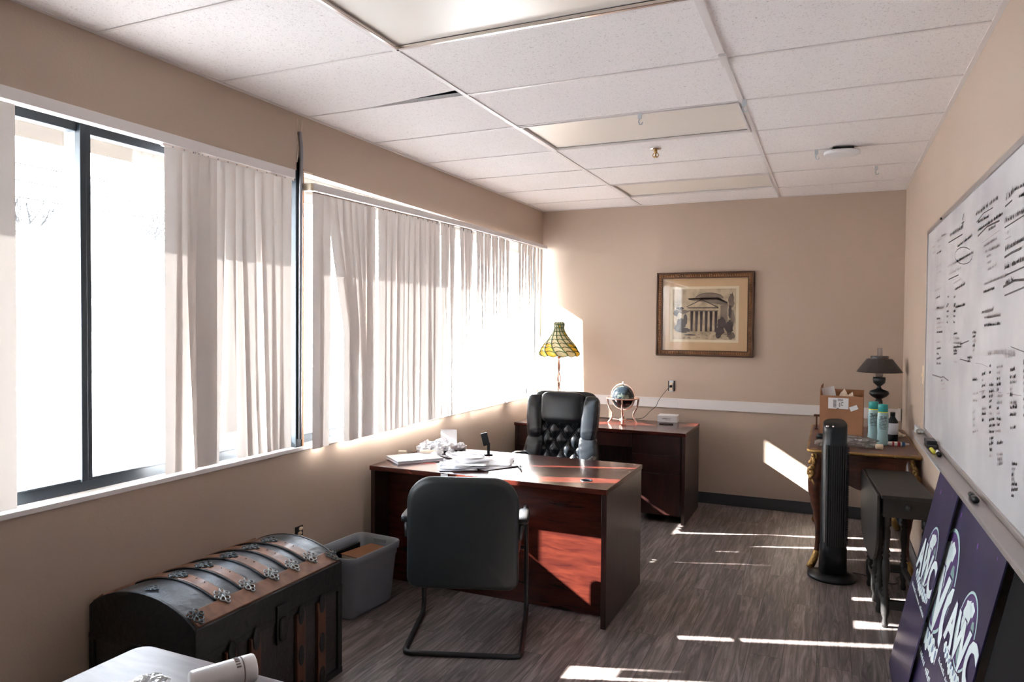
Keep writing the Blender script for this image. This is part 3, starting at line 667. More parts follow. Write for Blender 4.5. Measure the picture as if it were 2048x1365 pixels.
for k in range(6):
    x = -0.099 + 0.0345 * k; poly_xz(e1, [(x, 0.032), (x + 0.021, 0.032), (x + 0.017, -0.122), (x + 0.002, -0.122)])
rr = random.Random(3)
def blob(m, cx, cz, rx, rz, y0=-0.0146, y1=-0.0137):
    n_ = 22; poly_xz(m, [(cx + rx * cos(2 * pi * k / n_) * rr.uniform(.7, 1.1), cz + rz * sin(2 * pi * k / n_) * rr.uniform(.7, 1.1)) for k in range(n_)], y0, y1)
for args in ((-0.165, -0.065, 0.035, 0.05), (-0.19, -0.10, 0.03, 0.03), (-0.15, -0.115, 0.06, 0.022), (-0.135, -0.03, 0.016, 0.05), (0.125, -0.06, 0.036, 0.045), (0.11, -0.12, 0.04, 0.035), (0.18, -0.09, 0.03, 0.06), (0.182, 0.03, 0.014, 0.06), (0.10, -0.155, 0.02, 0.02), (-0.10, -0.150, 0.05, 0.006), (-0.205, 0.02, 0.018, 0.03), (-0.175, 0.055, 0.03, 0.012)): blob(e1, *args)
for k in range(26): 
    x = rr.uniform(-0.2, 0.19); z = rr.uniform(-0.18, -0.12); poly_xz(e1, [(x, z), (x + rr.uniform(.01, .04), z + .002), (x + .02, z - .002)])
e1.build('etching_lines', 'etch_ink', et)
e3 = MB(); blob(e3, 0.19, 0.11, 0.022, 0.07); blob(e3, 0.20, -0.02, 0.015, 0.07); blob(e3, -0.16, 0.03, 0.05, 0.02); blob(e3, 0.19, -0.15, 0.03, 0.03); e3.build('etching_foliage', 'etch_grey', et)
B(-FW + 0.05, FW - 0.05, -0.020, -0.018, -FH + 0.05, FH - 0.05).build('glazing', 'clear', pf)

# outlet with plug + cord
ou = thing('wall_outlet', 'bare wall outlet with no cover plate and a plugged-in cord, above the white rail', 'outlet', (1.285, D - 0.001, 1.05))
B(-0.030, 0.030, -0.004, 0, -0.046, 0.046).build('box', 'black_pl', ou)
B(-0.020, 0.020, -0.010, -0.004, -0.052, 0.052).build('yoke', 'fin', ou, bevel=0.002)
B(-0.014, 0.014, -0.020, -0.010, -0.040, 0.030).build('receptacle', 'almond', ou, bevel=0.003)
MB().pillow(0.012, 0.016, 0.012, .6, .6, m=Matrix.Translation((0, -0.032, 0.0))).build('plug', 'black_pl', ou, smooth=True)
cp = [(1.275, D - 0.035, 1.045), (1.245, D - 0.045, 1.01), (1.20, D - 0.05, 0.95), (1.17, D - 0.05, 0.90), (1.16, D - 0.06, 0.86), (1.11, D - 0.08, 0.82), (1.07, D - 0.12, 0.765), (1.03, D - 0.16, 0.7475), (0.95, D - 0.2, 0.7475), (0.8, D - 0.2, 0.7475), (0.62, D - 0.22, 0.7475), (0.45, D - 0.3, 0.7475)]
def smooth_path(p, it=2):
    p = [Vector(q) for q in p]
    for _ in range(it):
        q = [p[0]]
        for a, b in zip(p[:-1], p[1:]): q += [a * .75 + b * .25, a * .25 + b * .75]
        p = q + [p[-1]]
    return p
def attach(o, root):
    o.parent = root; o.matrix_parent_inverse = (Matrix.Translation(root.location) @ root.rotation_euler.to_matrix().to_4x4()).inverted(); return o
CORD = MB().tube(smooth_path(cp), 0.0028, 6).build('power_cord', 'greycloth', smooth=True)
sw = thing('light_switch', 'almond light switch plate on the right wall beside the whiteboard', 'switch', (W - 0.0005, 5.15, 1.31))
B(-0.006, 0, -0.036, 0.036, -0.058, 0.058).build('plate', 'almond', sw, bevel=0.003); B(-0.014, -0.006, -0.006, 0.006, -0.012, 0.012).build('toggle', 'almond', sw, bevel=0.002)
ol = thing('wall_outlet', 'uncovered low outlet on the left wall behind the trunk', 'outlet', (0.001, 3.05, 0.455))
B(0, 0.004, -0.03, 0.03, -0.05, 0.05).build('box', 'black_pl', ol); m = MB()
for k in range(4): m.pillow(0.006, 0.016, 0.010, .8, .8, 10, 6, m=Matrix.Translation((0.009, 0.008 * (k % 2), -0.036 + 0.024 * k)))
m.build('receptacle', 'almond', ol, smooth=True)

# ================================================================== TIFFANY LAMP
tl = thing('table_lamp', 'stained-glass table lamp with a bell shade standing in the window corner', 'lamp', (0.30, 6.28, DH + 0.0015))
SH = [(0.030, 0.885), (0.048, 0.872), (0.042, 0.850), (0.040, 0.83), (0.052, 0.80), (0.075, 0.765), (0.105, 0.725), (0.135, 0.69), (0.162, 0.655), (0.178, 0.628), (0.182, 0.608), (0.175, 0.592)]
SH = [(r, 0.885 - (0.885 - z) * 1.08) for r, z in SH]
def shade_r(z):
    for (r0, z0), (r1, z1) in zip(SH[:-1], SH[1:]):
        if z1 <= z <= z0: t = (z0 - z) / (z0 - z1); return r0 + (r1 - r0) * t
    return SH[-1][0]
NR, NP = 12, 9
zs = [0.885, 0.862, 0.835, 0.805, 0.775, 0.745, 0.713, 0.682, 0.645, 0.595]
zs = [0.885 - (0.885 - z) * 1.08 for z in (0.885, 0.858, 0.828, 0.797, 0.764, 0.730, 0.697, 0.663, 0.629, 0.593)]
def shp(a, z, off=0.0):
    tw = (0.89 - z) * 4.2; r = shade_r(z) * (1 + 0.05 * cos(NR * a)) + off
    return Vector((r * cos(a + tw), r * sin(a + tw), z + (0.006 * cos(NR * a) if z < 0.6 else 0)))
glassm = {'sg_cream': MB(), 'sg_amber': MB()}
for c in range(NR):
    for p in range(NP):
        key = 'sg_amber' if (c % 4 in (1, 2) and p > 5) or (c * 7 + p * 5) % 17 == 0 else 'sg_cream'
        a0, a1 = 2 * pi * c / NR, 2 * pi * (c + 1) / NR
        glassm[key].grid(lambda u, v: shp(a0 + (a1 - a0) * u, zs[p] + (zs[p + 1] - zs[p]) * v), 4, 3)
shade = glassm['sg_cream'].build('lamp_shade', 'sg_cream', tl, smooth=True, solid=0.002)
tag(glassm['sg_amber'].build('amber_panes', 'sg_amber', shade, smooth=True, solid=0.002), 'amber glass panes')
lead = MB()
for c in range(NR): lead.tube([shp(2 * pi * c / NR, 0.885 - 0.313 * k / 24, 0.001) for k in range(25)], 0.0058, 5, flat=0.8)
for c in range(NR):
    a0, a1 = 2 * pi * c / NR, 2 * pi * (c + 1) / NR
    for p in range(1, NP): lead.tube([shp(a0 + (a1 - a0) * k / 6, zs[p] + 0.011 * sin(pi * k / 6), 0.0015) for k in range(7)], 0.0042, 5)
lead.tube([shp(2 * pi * k / 72, 0.571) for k in range(72)], 0.004, 5, closed=True)
lead.build('leading', 'sg_green', shade, smooth=True)
attach(CORD, tl)
MB().lathe([(0.09, 0), (0.085, 0.012), (0.05, 0.02), (0.018, 0.04), (0.010, 0.07)], 24).build('base', 'copper', tl, smooth=True)
st = MB()
for ph in (0, pi): st.tube([(0.016 * sin(k * 0.42 + ph) * sin(pi * k / 30), 0.016 * cos(k * 0.42 + ph) * sin(pi * k / 30), 0.06 + 0.5 * k / 30) for k in range(31)], 0.0045, 7)
st.tube([(0, 0, 0.04), (0, 0, 0.62)], 0.005, 8); st.tube([(0, 0, 0.30), (-0.03, 0, 0.38), (-0.034, 0, 0.44), (0, 0, 0.54)], 0.0022, 6); st.pillow(0.016, 0.016, 0.012, 1, 1, m=Matrix.Translation((0, 0, 0.555))); st.pillow(0.013, 0.013, 0.02, 1, 1, m=Matrix.Translation((0, 0, 0.30)))
st.build('stem', 'copper', tl, smooth=True)

# ================================================================== GEMSTONE GLOBE
gl = thing('desk_globe', 'dark gemstone globe in a polished rose-gold stand on the credenza', 'globe', (0.955, 6.14, DH))
gz = 0.232
mg, ntg, bg_ = new_mat('gemstone_sphere'); co = link_coords(ntg); v = ntg.nodes.new('ShaderNodeTexVoronoi'); v.inputs['Scale'].default_value = 9; ntg.links.new(co, v.inputs['Vector'])
ng = ntg.nodes.new('ShaderNodeTexNoise'); ng.inputs['Scale'].default_value = 14; ng.inputs['Detail'].default_value = 3; ntg.links.new(co, ng.inputs['Vector'])
mxg = ntg.nodes.new('ShaderNodeMixRGB'); ntg.links.new(ramp(ntg, ng.outputs[0], [(0.56, (0, 0, 0)), (0.60, (1, 1, 1))]), mxg.inputs[0])
mxg.inputs[1].default_value = (0.008, 0.012, 0.016, 1); mxg.inputs[2].default_value = (0.05, 0.06, 0.05, 1)
ntg.links.new(mxg.outputs[0], bg_.inputs['Base Color']); bg_.inputs['Roughness'].default_value = 0.12
MB().pillow(0.100, 0.100, 0.100, 1, 1, 40, 24, m=Matrix.Translation((0, 0, gz))).build('sphere', mg, gl, smooth=True)
MB().tube([(0.113 * cos(2 * pi * k / 48) * 0.98, -0.113 * cos(2 * pi * k / 48) * 0.2, gz + 0.113 * sin(2 * pi * k / 48)) for k in range(48)], 0.0055, 8, closed=True).build('meridian_ring', 'rose', gl, smooth=True)
MB().lathe([(0.118, -0.005), (0.145, -0.005), (0.147, 0.0), (0.145, 0.005), (0.118, 0.005), (0.118, -0.005)], 48, (0, 0, gz - 0.012)).build('horizon_ring', 'rose', gl, smooth=True)
MB().tube([(0, 0, gz + 0.1), (0, 0, gz + 0.135)], 0.006, 8).build('finial', 'rose', gl, smooth=True)
for k in range(4):
    a = radians(-78 + 90 * k); 
    MB().tube(smooth_path([(0.136 * cos(a), 0.136 * sin(a), gz - 0.016), (0.125 * cos(a), 0.125 * sin(a), 0.14), (0.085 * cos(a), 0.085 * sin(a), 0.08), (0.105 * cos(a), 0.105 * sin(a), 0.03), (0.125 * cos(a), 0.125 * sin(a), 0.004)]), [0.008] * 8 + [0.007] * 9, 8).build('leg', 'rose', gl, smooth=True)
MB().tube([(0.09, 0, 0.03), (-0.09, 0, 0.03)], 0.004, 6).tube([(0, 0.09, 0.03), (0, -0.09, 0.03)], 0.004, 6).lathe([(0.03, 0.022), (0.034, 0.03), (0.03, 0.04), (0.0, 0.042)], 20).build('stretcher', 'rose', gl, smooth=True)

wb = thing('small_carton', 'small flat white cardboard box with grey lettering near the credenza end', 'box', (1.30, 6.37, DH), radians(4))
B(-0.088, 0.088, -0.0, 0.15, 0.0, 0.058).build('carton', 'white_pl', wb, bevel=0.002)
m = MB(); m.box(-0.045, 0.0, -0.0008, 0.0, 0.028, 0.034); m.box(0.002, 0.03, -0.0008, 0, 0.030, 0.033); m.box(-0.02, 0.02, -0.0008, 0, 0.018, 0.021); m.build('lettering', 'ink2', wb)
tag(MB().tube([(0, 0, 0.005), (0.12, 0.012, 0.005)], 0.0045, 8).build('pen', 'black_pl', loc=(1.26, 6.22, DH)), 'dark pen on the credenza in front of the white carton', 'pen')

# ================================================================== DESK CLUTTER
DZ = DH
def sheet(name, x, y, w, h, rot, z, mat, label, cat='paper', group=None, curl=0.004, th=0.0012):
    def fn(u, v): return Vector(((u - .5) * w, (v - .5) * h, curl * ((2 * u - 1) ** 2) * (0.4 + v) * 0.8))
    mb = MB(); mb.grid(fn, 6, 6); o = mb.build(name, mat, loc=(x, y, z), rotz=radians(rot), solid=th, smooth=True); tag(o, label, cat, group); return o
fo = thing('file_folder', 'white document folder lying flat on the desk corner nearest the window', 'folder', (0.215, 3.885, DZ + 0.0005), radians(-38))
B(-0.115, 0.115, -0.15, 0.15, 0, 0.003).build('cover', 'paper', fo); B(-0.112, 0.112, -0.148, 0.148, 0.003, 0.014).build('pages', 'paper2', fo); B(-0.118, 0.115, -0.15, 0.15, 0.014, 0.017).build('cover', 'paper', fo)
tag(B(-0.028, 0.028, -0.015, 0.015, 0, 0.024).build('eraser_block', 'cream', loc=(0.052, 4.00, DZ), rotz=radians(20), bevel=0.003), 'small pale block on the desk corner by the wall', 'block')
def crumple(x, y, r, sd, sq=0.6, mat='paper'):
    m = MB()
    def f(p):
        q = p * (1 / r); k = 1 + 0.55 * noise.noise(q * 2.3 + Vector((sd * 3.1, sd, 0))) + 0.3 * noise.noise(q * 5 + Vector((0, sd, sd)))
        return Vector((p.x * k, p.y * k, max(-r * sq * 0.85, p.z * k)))
    m.pillow(r, r, r * sq, 1, 1, 16, 10, fn=f); return m.build('crumpled_paper', mat, loc=(x, y, DZ + r * sq * 0.86))
CP = [(0.14, 4.12, 0.05), (0.21, 4.20, 0.055), (0.10, 4.24, 0.05), (0.17, 4.32, 0.06), (0.28, 4.24, 0.045), (0.24, 4.14, 0.035), (0.29, 4.04, 0.035), (0.35, 4.12, 0.03), (0.31, 4.31, 0.045), (0.38, 4.03, 0.022)]
for i, (x, y, r) in enumerate(CP):
    tag(crumple(x, y, r, i + 1), 'crumpled white paper heaped on the window end of the desk', 'paper', 'crumpled papers heaped on the desk')
tag(MB().tube([(-0.055, 0, 0.012), (0.055, 0, 0.012)], 0.012, 14).build('rolled_paper', 'cream', loc=(0.235, 4.02, DZ + 0.018), rotz=radians(15), smooth=True), 'small rolled paper lying on the folder in front of the crumpled heap', 'paper')
cdm = MB(); cdm.grid(lambda u, v: Vector(((u - .5) * 0.11, -0.035 * (1 - v), 0.10 * v)), 1, 1); cdm.grid(lambda u, v: Vector(((u - .5) * 0.11, 0.035 * (1 - v), 0.10 * v)), 1, 1)
tag(cdm.build('folded_card', 'paper', loc=(0.21, 4.34, DZ + 0.03), rotz=radians(24), solid=0.0015), 'white folded card standing up out of the crumpled papers', 'card')
tag(B(-0.035, 0.035, -0.022, 0.022, 0, 0.016).build('small_box', 'black_pl', loc=(0.40, 4.17, DZ), rotz=radians(22), bevel=0.002), 'small flat black box behind the paper stack on the desk', 'box')
phs = thing('phone_stand', 'upright black phone holder at the far side of the desk', 'phone holder', (0.565, 4.24, DZ), radians(30))
B(-0.028, 0.028, -0.03, 0.03, 0, 0.008).build('base', 'black_pl', phs, bevel=0.002)
B(-0.010, 0.010, -0.006, 0.006, 0.006, 0.08).build('post', 'black_pl', phs, bevel=0.002)
B(-0.022, 0.022, -0.006, 0.006, 0.0, 0.085, m=Matrix.Translation((-0.012, 0, 0.062)) @ Matrix.Rotation(radians(-14), 4, 'Y')).build('holder', 'black_pl', phs, bevel=0.003)
ST = [(0.575, 3.80, 30, 0.22, 0.28, 'paper2'), (0.60, 3.82, 12, 0.22, 0.28, 'paper'), (0.62, 3.83, 40, 0.21, 0.28, 'paper2'), (0.60, 3.85, -10, 0.22, 0.28, 'paper'), (0.63, 3.86, 25, 0.22, 0.28, 'paper'), (0.58, 3.87, 55, 0.10, 0.24, 'paper2'), (0.60, 3.90, 48, 0.21, 0.28, 'paper'), (0.57, 3.93, 62, 0.11, 0.24, 'paper')]
SL = ['lowest grey sheet of the fanned paper stack mid-desk', 'white sheet low in the fanned paper stack mid-desk', 'grey sheet low in the middle of the paper stack mid-desk', 'white sheet turned leftward inside the paper stack mid-desk', 'white sheet under the grey envelope in the paper stack', 'narrow grey envelope in the paper stack mid-desk', 'large white sheet near the top of the paper stack', 'narrow white envelope topmost on the paper stack mid-desk']
for i, ((x, y, r, w, h, mt), lb) in enumerate(zip(ST, SL)):
    sheet('paper_sheet', x, y, w, h, r, DZ + 0.003 + 0.0062 * i, mt, lb, group='loose papers in the stack mid-desk', curl=0.004)
sheet('paper_sheet', 0.76, 3.93, 0.22, 0.28, -32, DZ + 0.002, 'paper', 'white sheet lying on the chair side of the paper stack, nearest the pen', group='loose papers beside the stack')
sheet('paper_sheet', 0.72, 4.02, 0.22, 0.28, 18, DZ + 0.0045, 'paper', 'white sheet pushed out behind the paper stack towards the leather chair', group='loose papers beside the stack')
sheet('paper_sheet', 0.44, 4.07, 0.15, 0.22, 70, DZ + 0.002, 'paper', 'white sheet between the crumpled heap and the paper stack', group='loose papers beside the stack')
tag(MB().tube([(0, 0, 0.0045), (0.075, -0.12, 0.0045)], 0.0045, 8).build('pen', 'black_pl', loc=(0.90, 3.965, DZ), smooth=True), 'dark pen lying alone on the front desk to the right of the papers', 'pen')

# ================================================================== TRUNK
tk = thing('steamer_trunk', 'antique dome-top steamer trunk with wooden slats against the window wall', 'trunk', (0.03, 1.83, 0))
TL, TW, TB, TZ = 0.83, 0.557, 0.40, 0.515
B(0.008, TW - 0.008, 0.008, TL - 0.008, 0.012, TB).build('body', 'trunk_d', tk, bevel=0.004)
def arc(x, extra=0.0):
    t = (x - TW / 2) / (TW / 2); return TZ + 0.088 * (1 - t * t) ** 0.85 * 1.0 + extra if abs(t) < 1 else TZ + extra
xs = [TW * k / 24 for k in range(25)]
lid = MB(); lid.prism([(x, arc(x)) for x in xs] + [(TW, TB), (0, TB)], 0.004, TL - 0.004, 'y'); LD = lid.build('lid', 'tin', tk, smooth=False)
edg = MB()
for y0 in (0.0, TL - 0.012): edg.prism([(x, arc(x, 0.003)) for x in xs] + [(TW, TB - 0.002), (0, TB - 0.002)], y0, y0 + 0.012, 'y')
edg.box(-0.003, TW + 0.003, -0.003, TL + 0.003, TB - 0.012, TB + 0.012); edg.box(-0.003, TW + 0.003, -0.003, TL + 0.003, 0.0, 0.03)
edg.box(TW - 0.004, TW + 0.002, 0, TL, TB, TZ - 0.001); edg.box(-0.002, 0.004, 0, TL, TB, TZ)
for x in (-0.002, TW - 0.028): 
    for y in (-0.002, TL - 0.028): edg.box(x, x + 0.03, y, y + 0.03, 0.03, TB - 0.01)
edg.build('iron_binding', 'trunk_e', tk, bevel=0.003)
# wood edge strips on lid front / back
MB().box(-0.034, 0.034, 0.015, TL - 0.015, -0.006, 0.006, m=Matrix.Translation((TW - 0.030, 0, arc(TW - 0.030) + 0.003)) @ Matrix.Rotation(radians(33), 4, 'Y')).build('lid_edge_slat', 'trunkwood', tk, bevel=0.002)
MB().box(-0.034, 0.034, 0.015, TL - 0.015, -0.006, 0.006, m=Matrix.Translation((0.030, 0, arc(0.030) + 0.003)) @ Matrix.Rotation(radians(-33), 4, 'Y')).build('lid_edge_slat', 'trunkwood', tk, bevel=0.002)
YB = [0.185, 0.312, 0.445, 0.570, 0.685]
def rosette(parent, mtx, mat, sc=1.0):
    m = MB()
    for cx, cy, r in ((0, 0, .011), (.018, .010, .010), (.018, -.010, .010), (-.016, .012, .009), (-.016, -.012, .009), (.034, 0, .008), (0, .024, .008), (0, -.024, .008)):
        m.tube([mtx @ Vector(((cx + r * cos(2 * pi * k / 12)) * sc, (cy + r * sin(2 * pi * k / 12)) * sc, 0.002)) for k in range(12)], 0.0026 * sc, 5, closed=True)
    for a in range(7): m.tube([mtx @ Vector((0, 0, 0.003)), mtx @ Vector((0.032 * sc * cos(a * .9), 0.026 * sc * sin(a * .9), 0.002))], 0.002 * sc, 5)
    return m.build('filigree_mount', mat, parent, smooth=True)
for yb in YB:
    s = MB(); xsb = [0.035 + (TW - 0.09) * k / 20 for k in range(21)]
    s.prism([(x, arc(x, 0.010)) for x in xsb] + [(x, arc(x, -0.004)) for x in xsb[::-1]], yb - 0.027, yb + 0.027, 'y')
    sl = s.build('lid_slat', 'trunkwood', tk, bevel=0.003)
    e_ = MB(); e_.tube([(x, yb - 0.029, arc(x, 0.004)) for x in xsb], 0.004, 6); e_.build('slat_edging', 'trunk_e', sl, smooth=True)
    rosette(sl, Matrix.Translation((TW - 0.065, yb, arc(TW - 0.065, 0.014))) @ Matrix.Rotation(radians(30), 4, 'Y'), 'filigree', 1.05)
    rosette(sl, Matrix.Translation((TW / 2 - 0.02, yb, arc(TW / 2 - 0.02, 0.011))) @ Matrix.Rotation(radians(0), 4, 'Y'), 'filigree_d', 1.15)
    nl = MB()
    for x in (TW * .62, TW * .70): nl.pillow(0.003, 0.003, 0.002, 1, 1, 6, 4, m=Matrix.Translation((x, yb + 0.012, arc(x, 0.011))))
    nl.build('nails', 'trunk_e', sl)
for yb in (0.035, TL - 0.035): rosette(LD, Matrix.Translation((TW - 0.035, yb, arc(TW - 0.035, 0.012))) @ Matrix.Rotation(radians(33), 4, 'Y'), 'filigree_d', 1.0)
rosette(LD, Matrix.Translation((TW / 2, 0.05, arc(TW / 2, 0.004))), 'filigree_d', 0.8)
for y in (0.135, 0.26, 0.38, 0.52, 0.655):
    if y == 0.38: continue
    fs_ = B(TW - 0.006, TW + 0.010, y, y + 0.052, 0.03, TB - 0.018).build('front_slat', 'trunkwood_d', tk, bevel=0.003)
    for zz in (TB - 0.025, 0.20, 0.05): MB().pillow(0.004, 0.020, 0.045, 1, 1, 14, 8, m=Matrix.Translation((TW + 0.011, y + 0.026, zz))).build('iron_clasp', 'trunk_e', fs_, smooth=True)
hs = MB(); hs.box(TW, TW + 0.012, 0.40, 0.46, 0.30, 0.46); hs.pillow(0.014, 0.026, 0.05, .6, .7, m=Matrix.Translation((TW + 0.012, 0.43, 0.36))); hs.build('hasp', 'trunk_e', tk, bevel=0.003)

# ================================================================== STORAGE TOTE
tt = thing('storage_tote', 'open grey plastic storage tote between the trunk and the desk', 'storage bin', (0.172, 3.335, 0), radians(-4))
TH = 0.345
def tote_ring(hx, hy, z, r=0.05): return [(a, b, z) for a, b in rrect(-hx, hx, -hy, hy, r, 6)]
lv = [tote_ring(0.118, 0.180, 0.0, .035), tote_ring(0.122, 0.185, 0.012, .04), tote_ring(0.146, 0.207, TH - 0.075), tote_ring(0.150, 0.211, TH - 0.07), tote_ring(0.151, 0.213, TH - 0.045), tote_ring(0.158, 0.221, TH - 0.040), tote_ring(0.161, 0.224, TH - 0.004), tote_ring(0.158, 0.221, TH + 0.001), tote_ring(0.152, 0.215, TH - 0.002), tote_ring(0.147, 0.209, TH - 0.04), tote_ring(0.116, 0.178, 0.012, .035)]
nn = len(lv[0]); mb = MB().add([v for l in lv for v in l], [(i * nn + k, i * nn + (k + 1) % nn, (i + 1) * nn + (k + 1) % nn, (i + 1) * nn + k) for i in range(len(lv) - 1) for k in range(nn)] + [tuple(range(nn))[::-1], tuple((len(lv) - 1) * nn + k for k in range(nn))])
mb.build('tub', 'tote', tt, smooth=True)
B(-0.045, 0.045, 0.205, 0.212, TH - 0.04, TH - 0.018).build('handle_grip', 'tote', tt, bevel=0.003)
ctw = Matrix.Translation((0.172, 3.335, 0)) @ Matrix.Rotation(radians(-4), 4, 'Z')
p = ctw @ Vector((0.028, 0.055, 0.262))
bn = thing('ring_binder', 'brown binder lying on top inside the grey tote', 'binder', p, radians(-10))
B(-0.085, 0.085, -0.12, 0.12, 0.035, 0.038).build('cover', 'brownfold', bn); B(-0.08, 0.083, -0.115, 0.115, 0.004, 0.035).build('pages', 'cream', bn); B(-0.085, 0.085, -0.12, 0.12, 0, 0.004).build('cover', 'brownfold', bn)
p = ctw @ Vector((0.0, -0.02, 0.015)); tag(B(-0.10, 0.10, -0.15, 0.15, 0, 0.244).build('file_box', plain('dark_green_box', (0.015, 0.03, 0.03), 0.5), loc=p, rotz=radians(-4), bevel=0.004), 'dark green file box filling the grey tote under the brown binder', 'box')
p = ctw @ Vector((-0.086, 0.02, 0.262)); tag(B(-0.010, 0.010, -0.13, 0.11, 0, 0.055).build('book', 'black_pl', loc=p, rotz=radians(-2), bevel=0.003), 'thin black book standing on edge in the grey tote', 'book')

# ================================================================== NEAR TABLE
nt_ = thing('side_table', 'glossy dark wood table corner in the lower left foreground', 'table', (0.862, 0.50, 0))
MB().prism(rrect(0, 1.15, 0, 0.905, 0.045, 8), 0.665, 0.70).build('tabletop', 'tabletop_near', nt_, bevel=0.006, seg=3)
for x in (0.07, 1.08):
    for y in (0.07, 0.83): B(x - 0.025, x + 0.025, y - 0.025, y + 0.025, 0, 0.665).build('leg', 'blackwood', nt_, bevel=0.003)
B(0.08, 1.07, 0.08, 0.82, 0.60, 0.665).build('apron', 'blackwood', nt_)
cu = thing('paper_tube', 'white printed tube lying on its side on the foreground table', 'tube', (1.255, 1.295, 0.70 + 0.034), 0)
cm = Matrix.Rotation(radians(62), 4, 'Z') @ Matrix.Rotation(pi / 2, 4, 'Y')
MB().lathe([(0.0, -0.06), (0.030, -0.06), (0.032, -0.055), (0.0335, 0.06), (0.034, 0.062), (0.034, 0.088), (0.032, 0.092), (0.0, 0.093)], 32, m=cm).build('tube_body', 'white_pl', cu, smooth=True)
MB().lathe([(0.0345, 0.058), (0.0347, 0.0595), (0.0345, 0.061)], 32, m=cm).build('lid_seam', 'ink2', cu, smooth=True)
m = MB()
for k in range(7):
    a = radians(150 + k * 13); z0 = 0.042
    for dz in (0, 0.005): m.box(0.0335, 0.0343, -0.0025, 0.0015, z0 + dz * (k % 2), z0 + 0.006 + dz, m=cm @ Matrix.Rotation(a, 4, 'Z'))
m.build('lettering', 'ink2', cu)
def bag_lump(name, loc, sx, sy, sz, sd, mat, label, cat, rot=0):
    m = MB()
    def f(p):
        q = Vector((p.x / sx, p.y / sy, p.z / sz)); k = 1 + 0.45 * noise.noise(q * 2 + Vector((sd, 0, 0))) + 0.25 * noise.noise(q * 6 + Vector((0, sd, 0)))
        return Vector((p.x * k, p.y * k, max(-sz * 0.8, p.z * k)))
    m.pillow(sx, sy, sz, 1, 1, 40, 20, fn=f); o = m.build(name, mat, loc=(loc[0], loc[1], loc[2] + sz * 0.8), rotz=rot, smooth=False); return tag(o, label, cat)
bag_lump('plastic_wrap', (1.115, 1.22, 0.70), 0.05, 0.04, 0.02, 4, 'bag', 'crumpled clear plastic beside the white tube on the foreground table', 'plastic')

# ================================================================== FRENCH DESK
fd = thing('antique_desk', 'antique french writing desk with gilt mounts in the back right corner', 'desk', (2.50, 5.10, 0))
FX, FY, FZ = 0.645, 1.30, 0.80
def scallop(n=28, w=1.0, r=0.03):
    pass
MB().prism(rrect(0.0, FX, 0.0, FY, 0.03, 5), FZ - 0.022, FZ).build('top', 'frtop', fd, bevel=0.004)
ge = MB(); eo = rrect(-0.004, FX + 0.003, -0.004, FY + 0.003, 0.032, 5); ge.tube([(a, b, FZ - 0.011) for a, b in eo], 0.0115, 8, closed=True)
for cx_, cy_ in ((0.01, 0.01), (FX - 0.01, 0.01), (0.01, FY - 0.01), (FX - 0.01, FY - 0.01)): ge.pillow(0.045, 0.045, 0.014, .8, .8, 16, 8, m=Matrix.Translation((cx_ + (0.02 if cx_ < .3 else -0.02), cy_ + (0.02 if cy_ < .3 else -0.02), FZ - 0.013)))
ge.build('gilt_edge', 'gilt', fd, smooth=True)
ap_pts = [(0.05, FZ - 0.022), (FX - 0.05, FZ - 0.022), (FX - 0.05, 0.52)] + [(FX - 0.05 - (FX - 0.1) * t, 0.52 + 0.0 + 0.10 * (sin(pi * t) ** 0.6) * (1 - 0.75 * math.exp(-((t - .5) / .2) ** 2))) for t in [k / 20 for k in range(1, 20)]] + [(0.05, 0.52)]
MB().prism(ap_pts, 0.035, 0.055, 'y').build('apron', 'frwood', fd, bevel=0.002)
MB().prism(ap_pts, FY - 0.055, FY - 0.035, 'y').build('apron', 'frwood', fd, bevel=0.002)
ap_l = [(0.05, FZ - 0.022), (FY - 0.05, FZ - 0.022), (FY - 0.05, 0.52)] + [(FY - 0.05 - (FY - 0.1) * t, 0.52 + 0.09 * (sin(pi * t) ** 0.6)) for t in [k / 20 for k in range(1, 20)]] + [(0.05, 0.52)]
for x in (0.03, FX - 0.05): MB().prism(ap_l, x, x + 0.02, 'x').build('apron', 'frwood', fd, bevel=0.002)
